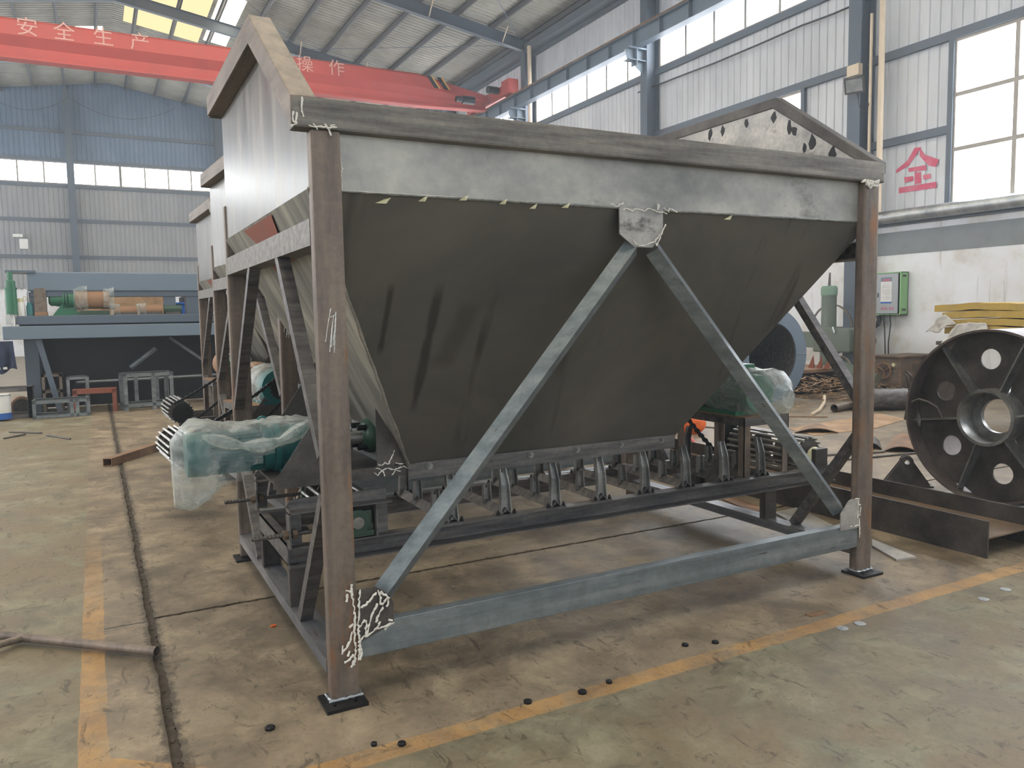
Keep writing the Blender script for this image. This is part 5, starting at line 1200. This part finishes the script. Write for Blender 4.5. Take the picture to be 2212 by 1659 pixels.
def sheetpoly(name, grid, mat, label, cat, seed):
    mb = MB(); n, m_ = 16, 10; vs = []
    (a, b, c, d) = [Vector(x) for x in grid]
    for i in range(n+1):
        for j in range(m_+1):
            u, v = i/n, j/m_; p = (a*(1-u)+b*u)*(1-v)+(d*(1-u)+c*u)*v
            w_ = .05*mnoise.noise(p*5+Vector((seed, 0, 0)))+.025*mnoise.noise(p*14); vs.append(p+Vector((-abs(w_)-.01, w_*.5, w_*.6)))
    fs = [(i*(m_+1)+j, (i+1)*(m_+1)+j, (i+1)*(m_+1)+j+1, i*(m_+1)+j+1) for i in range(n) for j in range(m_)]
    mb.add(vs, fs); o = mb.obj(name, mat, smooth=True)
    sm = o.modifiers.new('thickness', 'SOLIDIFY'); sm.thickness = .006; return tag(o, label, cat)
q9 = lambda px, py, x=X3-.05: tuple(at('X', x, px, py))
sheetpoly('plastic_sheet', (q9(2045, 680), q9(2068, 697), q9(2030, 718), q9(2000, 716)), 'sheetp', 'crumpled grey plastic sheet at the left end of the yellow slabs', 'plastic sheet', 1)
sheetpoly('plastic_sheet', (q9(2068, 698), q9(2132, 698), q9(2140, 722), q9(2032, 742)), 'sheetp', 'grey plastic sheet hanging below the yellow slabs over the drum edge', 'plastic sheet', 6)
# long H beam on its side, running away from the camera
t = thing('steel_beam', (4.25, 2, 0), 'long rusty brown H beam lying on its side right of the bins', 'beam')
y0, y1 = -.205, 4.6
for n_, xx, zt3 in (('near_flange', 4.04, .235), ('far_flange', 4.56, .235)):
    MB().box(xx, xx+.014, y0, y1, .0, zt3).obj('flange', 'dark', t)
MB().box(4.054, 4.56, y0+.02, y1, .112, .122).obj('web', 'brownbox', t)
# plates, strips and cleats lying about
def plate(name, pts, z, th, mat, label, cat='plate', group=None):
    return tag(MB().prism([G(px, py, z+th) for px, py in pts], (0, 0, -th)).obj(name, mat, None), label, cat, group)
plate('flat_plate', [(1884, 1178), (1936, 1208), (1979, 1202), (1884, 1164)], .0, .012, 'plate', 'flat grey steel strip beside the right post foot')
plate('flat_plate', [(2005, 1066), (2150, 1100), (2215, 1092), (2075, 1058)], .0, .012, 'plate', 'flat steel strip on the floor under the front of the big drum')
plate('flat_plate', [(1905, 1060), (1990, 1085), (2040, 1080), (1960, 1056)], .0, .012, 'dark', 'flat dark plate on the floor behind the long rusty H beam')
plate('flat_plate', [(1672, 1106), (1748, 1150), (1800, 1134), (1720, 1096)], .0, .012, 'plate', 'flat grey steel strip showing under the right base channel')
plate('flat_plate', [(1560, 1078), (1640, 1110), (1665, 1103), (1590, 1074)], .0, .01, 'rusty', 'thin rusty strip on the floor behind the right stub post')
for k, (pts, lb, m_) in enumerate((([(1716, 936), (1812, 936), (1790, 925), (1735, 924)], 'curved rusty plate on the floor, left of the two seen past the right post', 'rusty'), ([(1908, 976), (1985, 978), (1978, 945), (1925, 950)], 'curved orange rusty plate on the floor against the big drum', 'rusty'), ([(1870, 968), (1905, 972), (1900, 955), (1870, 953)], 'dark curved plate on the floor left of the orange one', 'dark'))):
    P = [G(px, py, 0) for px, py in pts]; mb = MB(); n = 10; vs = []
    for s in (0, 1):
        for i in range(n+1):
            u = i/n; a = P[0]*(1-u)+P[1]*u; b = P[3]*(1-u)+P[2]*u
            z = .055*math.sin(PI*u)+.002+s*.008; vs += [a+Vector((0, 0, z)), b+Vector((0, 0, z))]
    K = 2*(n+1); fs = []
    for i in range(n): p = 2*i; fs += [(p, p+1, p+3, p+2), (K+p+2, K+p+3, K+p+1, K+p), (p, p+2, K+p+2, K+p), (p+3, p+1, K+p+1, K+p+3)]
    mb.add(vs, fs); tag(mb.obj('curved_plate', m_, smooth=False), lb, 'plate')
t = thing('lifting_lug', tuple(G(1970, 1048)), 'triangular black lifting lug with a hole standing on the floor before the big drum', 'lug')
yA, yB = 1.52, 1.18; xg = 5.48
a, b, cpt = Vector((5.36, 1.52, .012)), Vector((5.62, 1.24, .012)), None
d = (b-a).normalized(); L = (b-a).length; nrm = Vector((-d.y, d.x, 0)); mid = (a+b)/2; H = .255; hc = mid+Vector((0, 0, H-.055))
for s in (-.03, .03):
    mb = MB(); n = 16; ins = [hc+d*.022*math.cos(2*PI*j/n)+Vector((0, 0, .022*math.sin(2*PI*j/n))) for j in range(n)]; out = []
    for j in range(n):
        th = 2*PI*j/n; c_, s2 = math.cos(th), math.sin(th)
        if s2 >= -.05: out.append(hc+d*.055*c_+Vector((0, 0, .055*s2)))
        else:
            k = (H-.055)/-s2 if -s2 > .001 else 9
            x = c_*k; lim = L/2
            if abs(x) > lim*1.0:
                # hit slanted side: x = .055 + (lim-.055)*v, z = v*(H-.055)
                sg = 1 if c_ > 0 else -1; v = .055/(abs(c_)/(-s2)*(H-.055)-(lim-.055)) if abs(c_)/(-s2)*(H-.055) > lim-.055 else 1
                v = max(0, min(1, v)); out.append(hc+d*sg*(.055+(lim-.055)*v)-Vector((0, 0, v*(H-.055))))
            else: out.append(hc+d*x-Vector((0, 0, H-.055)))
    for sg in (1, -1):
        tgt = mid+d*sg*L/2; bi = min(range(n), key=lambda j: (out[j]-tgt).length); out[bi] = tgt
    o_ = nrm*s; vs = [p+o_ for p in ins+out]+[p+o_+nrm*.012 for p in ins+out]; fs = []
    for j in range(n):
        k = (j+1) % n; fs += [(j, k, n+k, n+j), (2*n+k, 2*n+j, 3*n+j, 3*n+k), (k, j, 2*n+j, 2*n+k), (n+j, n+k, 3*n+k, 3*n+j)]
    mb.add(vs, fs); mb.obj('cheek_plate', 'dark', t)
mb = MB(); q_ = [a-nrm*.06-d*.02, b-nrm*.06+d*.02, b+nrm*.07+d*.02, a+nrm*.07-d*.02]; mb.prism([p-Vector((0, 0, .012)) for p in q_], (0, 0, .013)); mb.obj('foot_plate', 'dark', t)
MB().tube([hc-nrm*.05, hc+nrm*.06], .020, 12, False).obj('bush', 'galv', t)
# orange sack, red tool, scrap heap
c = G(1492, 936); mb = MB(); n = 14; vs = []
for i in range(9):
    v = i/8
    for j in range(n):
        th = 2*PI*j/n; r = (.21+.03*mnoise.noise(Vector((v*3, math.cos(th)*2, math.sin(th)*2))))*(math.sin(PI*(.12+.76*v)))**.5; vs.append(c+Vector((r*math.cos(th), r*.8*math.sin(th), .24*v)))
mb.add(vs, [(i*n+j, i*n+(j+1) % n, (i+1)*n+(j+1) % n, (i+1)*n+j) for i in range(8) for j in range(n)]+[tuple(range(8*n, 9*n)), tuple(range(n-1, -1, -1))])
tag(mb.obj('orange_sack', 'orange', smooth=True), 'bright orange lump of plastic sacking on the floor behind the feeder', 'sack')
a, b = G(1481, 950, .04), G(1502, 958, .04)
tag(MB().tube([a, (a+b)/2+Vector((0, 0, .02)), b], [.02, .035, .015], 8).obj('red_handle', 'red', smooth=True), 'red tool handle on the floor before the orange sack', 'tool')
hp = MB(); random.seed(21)
for i in range(520):
    u, v = random.gauss(0, .42), random.gauss(0, .4); x, y = 10.6+u*1.6+v*.5, 6.6-u*.6+v*1.2; z = max(0, .42*math.exp(-(u*u+v*v)*1.5))*random.random()
    if (abs(x-10.3) < .45 and y < 5.6) or (x < 10.3 and y > 6.5) or (x > 10.5 and y > 7.1) or (x > 11.9 and y < 7.4): continue
    L = random.uniform(.04, .28); a = random.uniform(0, PI); d = Vector((math.cos(a), math.sin(a), random.uniform(-.25, .25))).normalized(); wd = random.uniform(.008, .03)
    p = Vector((x, y, z+.012)); hp.sweep(rect(wd, wd*.4), p-d*L/2, p+d*L/2)
tag(hp.obj('scrap_heap', 'wood'), 'heap of brown swarf and scrap bits before the drill', 'scrap', kind='stuff')
def scrapbox(name, c, sz, rot, mat, label, cat='scrap'):
    mt = Matrix.Translation(c) @ Matrix.Rotation(rot[2], 4, 'Z') @ Matrix.Rotation(rot[0], 4, 'X') @ Matrix.Rotation(rot[1], 4, 'Y')
    mb = MB(); x, y, z = sz; th = .012
    mb.box(-x, x, -y, y, -z, -z+th).box(-x, -x+th, -y, y, -z, z).box(x-th, x, -y, y, -z, z).box(-x, x, -y, -y+th, -z, z).box(-x, x, y-th, y, -z, z)
    return tag(xf(mb, mt).obj(name, mat), label, cat)
t = thing('scrap_bin', (11.4, 7.6, 0), 'long dark skip with a rusty rim at the foot of the drill', 'skip')
MB().box(10.6, 11.9, 7.2, 9.6, 0, .40).obj('body', 'black', t, .02); MB().box(10.55, 11.95, 7.15, 9.65, .40, .47).obj('rim', 'rusty', t, .01)
pq = G(1822, 862, .2); scrapbox('box_section', (10.9, 6.2, .45), (.22, .36, .11), (.35, .2, .4), 'olive', 'tilted grey box section leaning on the scrap heap by the right post')
random.seed(9)
for k, (px, py, lb) in enumerate(((1750, 795, 'reddish brown offcut on the skip, leftmost of three'), (1767, 805, 'reddish brown offcut on the skip, middle one of three'), (1784, 800, 'reddish brown offcut on the skip, rightmost of three'))):
    c = at('X', 11.2, px, py); c.z = max(c.z, .52)
    P = [c+Vector((0, random.uniform(-.10, -.07), -.06)), c+Vector((.05, random.uniform(-.03, .03), .16)), c+Vector((.1, random.uniform(.06, .09), .05)), c+Vector((0, .05, -.05))]
    tag(MB().prism(P, (.05, .02, .03)).obj('steel_offcut', 'rustpaint'), lb, 'offcut')
svc('hose', [G(1752, 896, .02), G(1770, 886, .02), G(1780, 870, .05), G(1781, 855, .15)], .025, 'pvc', 'pale hose curving down from the skip across the swarf', 'hose', 8)
svc('ring_hoop', [Vector((12.6, 7.9+.24*math.cos(a*PI/12), .3+.3*math.sin(a*PI/12))) for a in range(25)], .03, 'pvc', 'pale hoop standing against the wall behind the drill column', 'hoop', 8)
for k, (px, py, L, a, mat, lb) in enumerate(((1830, 980, .9, .3, 'dark', 'dark rod on the floor past the right post, farthest one'), (1905, 985, 1.0, .15, 'dark', 'dark rod on the floor left of the lifting lug'), (1740, 900, .6, .7, 'rusty', 'rusty strip on the floor below the wrapped motor'),
        (1560, 925, 1.0, 1.2, 'dark', 'dark rod on the floor behind the barred drum'), (1540, 905, .8, .9, 'rusty', 'thin rusty strip on the floor behind the barred drum'), (2090, 1062, .8, -.3, 'dark', 'thin rod on the floor below the big drum'))):
    c = G(px, py, .012); d = Vector((math.cos(a), -math.sin(a), 0))
    tag(MB().sweep(rect(.03, .012), c-d*L/2, c+d*L/2).obj('floor_strip', mat), lb, 'strip')
plate('floor_plate', [(1700, 925), (1900, 893), (1960, 905), (1890, 925), (1760, 940)], 0, .006, 'wood', 'wide thin brown plate on the floor beyond the right post')
# slugs, washers and chips near the yellow line
for px, py, s, lb in ((1140, 1518, .018, 'black slug beside the yellow line, nearest of the middle three'), (1258, 1497, .019, 'black slug in the middle of the three along the yellow line'), (1316, 1475, .014, 'small black slug, farthest of the three along the yellow line'),
        (1480, 1395, .016, 'black slug inside the line, left of the pair below the lower beam'), (1545, 1389, .017, 'black slug inside the line, right of the pair below the lower beam'), (583, 1575, .020, 'lone black slug on the floor left of the front post foot'),
        (808, 1610, .012, 'left of two black slugs at the bottom right of the front post foot'), (868, 1609, .016, 'right of two black slugs at the bottom right of the front post foot')):
    c = G(px, py); a = random.random()*PI
    tag(xf(MB().lathe([(0, 0), (0, s), (.010, s), (.012, s*.7), (.012, 0)], (0, 0, 0), (0, 0, 1), 7), Matrix.Translation(c) @ Matrix.Rotation(a, 4, 'Z')).obj('steel_slug', 'black'), lb, 'slug', 'dark slugs scattered along the yellow line')
for px, py, lb in ((1820, 1358, 'pale disc on the yellow line, left of the close pair'), (1858, 1348, 'pale disc on the yellow line, right of the close pair'), (2172, 1274, 'pale disc on the floor farthest right near the picture edge'), (2125, 1295, 'faint pale disc just left of the one by the right picture edge')):
    c = G(px, py); tag(xf(MB().lathe([(0, 0), (0, .028), (.004, .028), (.004, 0)], (0, 0, 0), (0, 0, 1), 10), Matrix.Translation(c)).obj('pale_disc', 'galv'), lb, 'disc', 'pale discs on the floor')
plate('wood_chip', [(1738, 1325), (1775, 1318), (1787, 1323), (1752, 1331)], 0, .006, 'rusty', 'flat tan chip on the floor just inside the yellow line', 'chip')
tag(MB().tube([G(585, 1353, .006), G(596, 1350, .006)], .006, 6).obj('orange_stub', 'orange'), 'tiny orange stub on the floor left of the front post', 'stub')
gr = MB(); random.seed(2)
for i in range(260):
    y = random.uniform(-1.2, 6); x = JX+random.gauss(0, .02); s = random.uniform(.002, .007)
    gr.box(x-s, x+s, y-s, y+s, -.014, -.014+s*1.6)
tag(gr.obj('joint_gravel', 'grit'), 'loose grit lying in the floor joint left of the bins', 'gravel', kind='stuff')
bpy.context.view_layer.update()
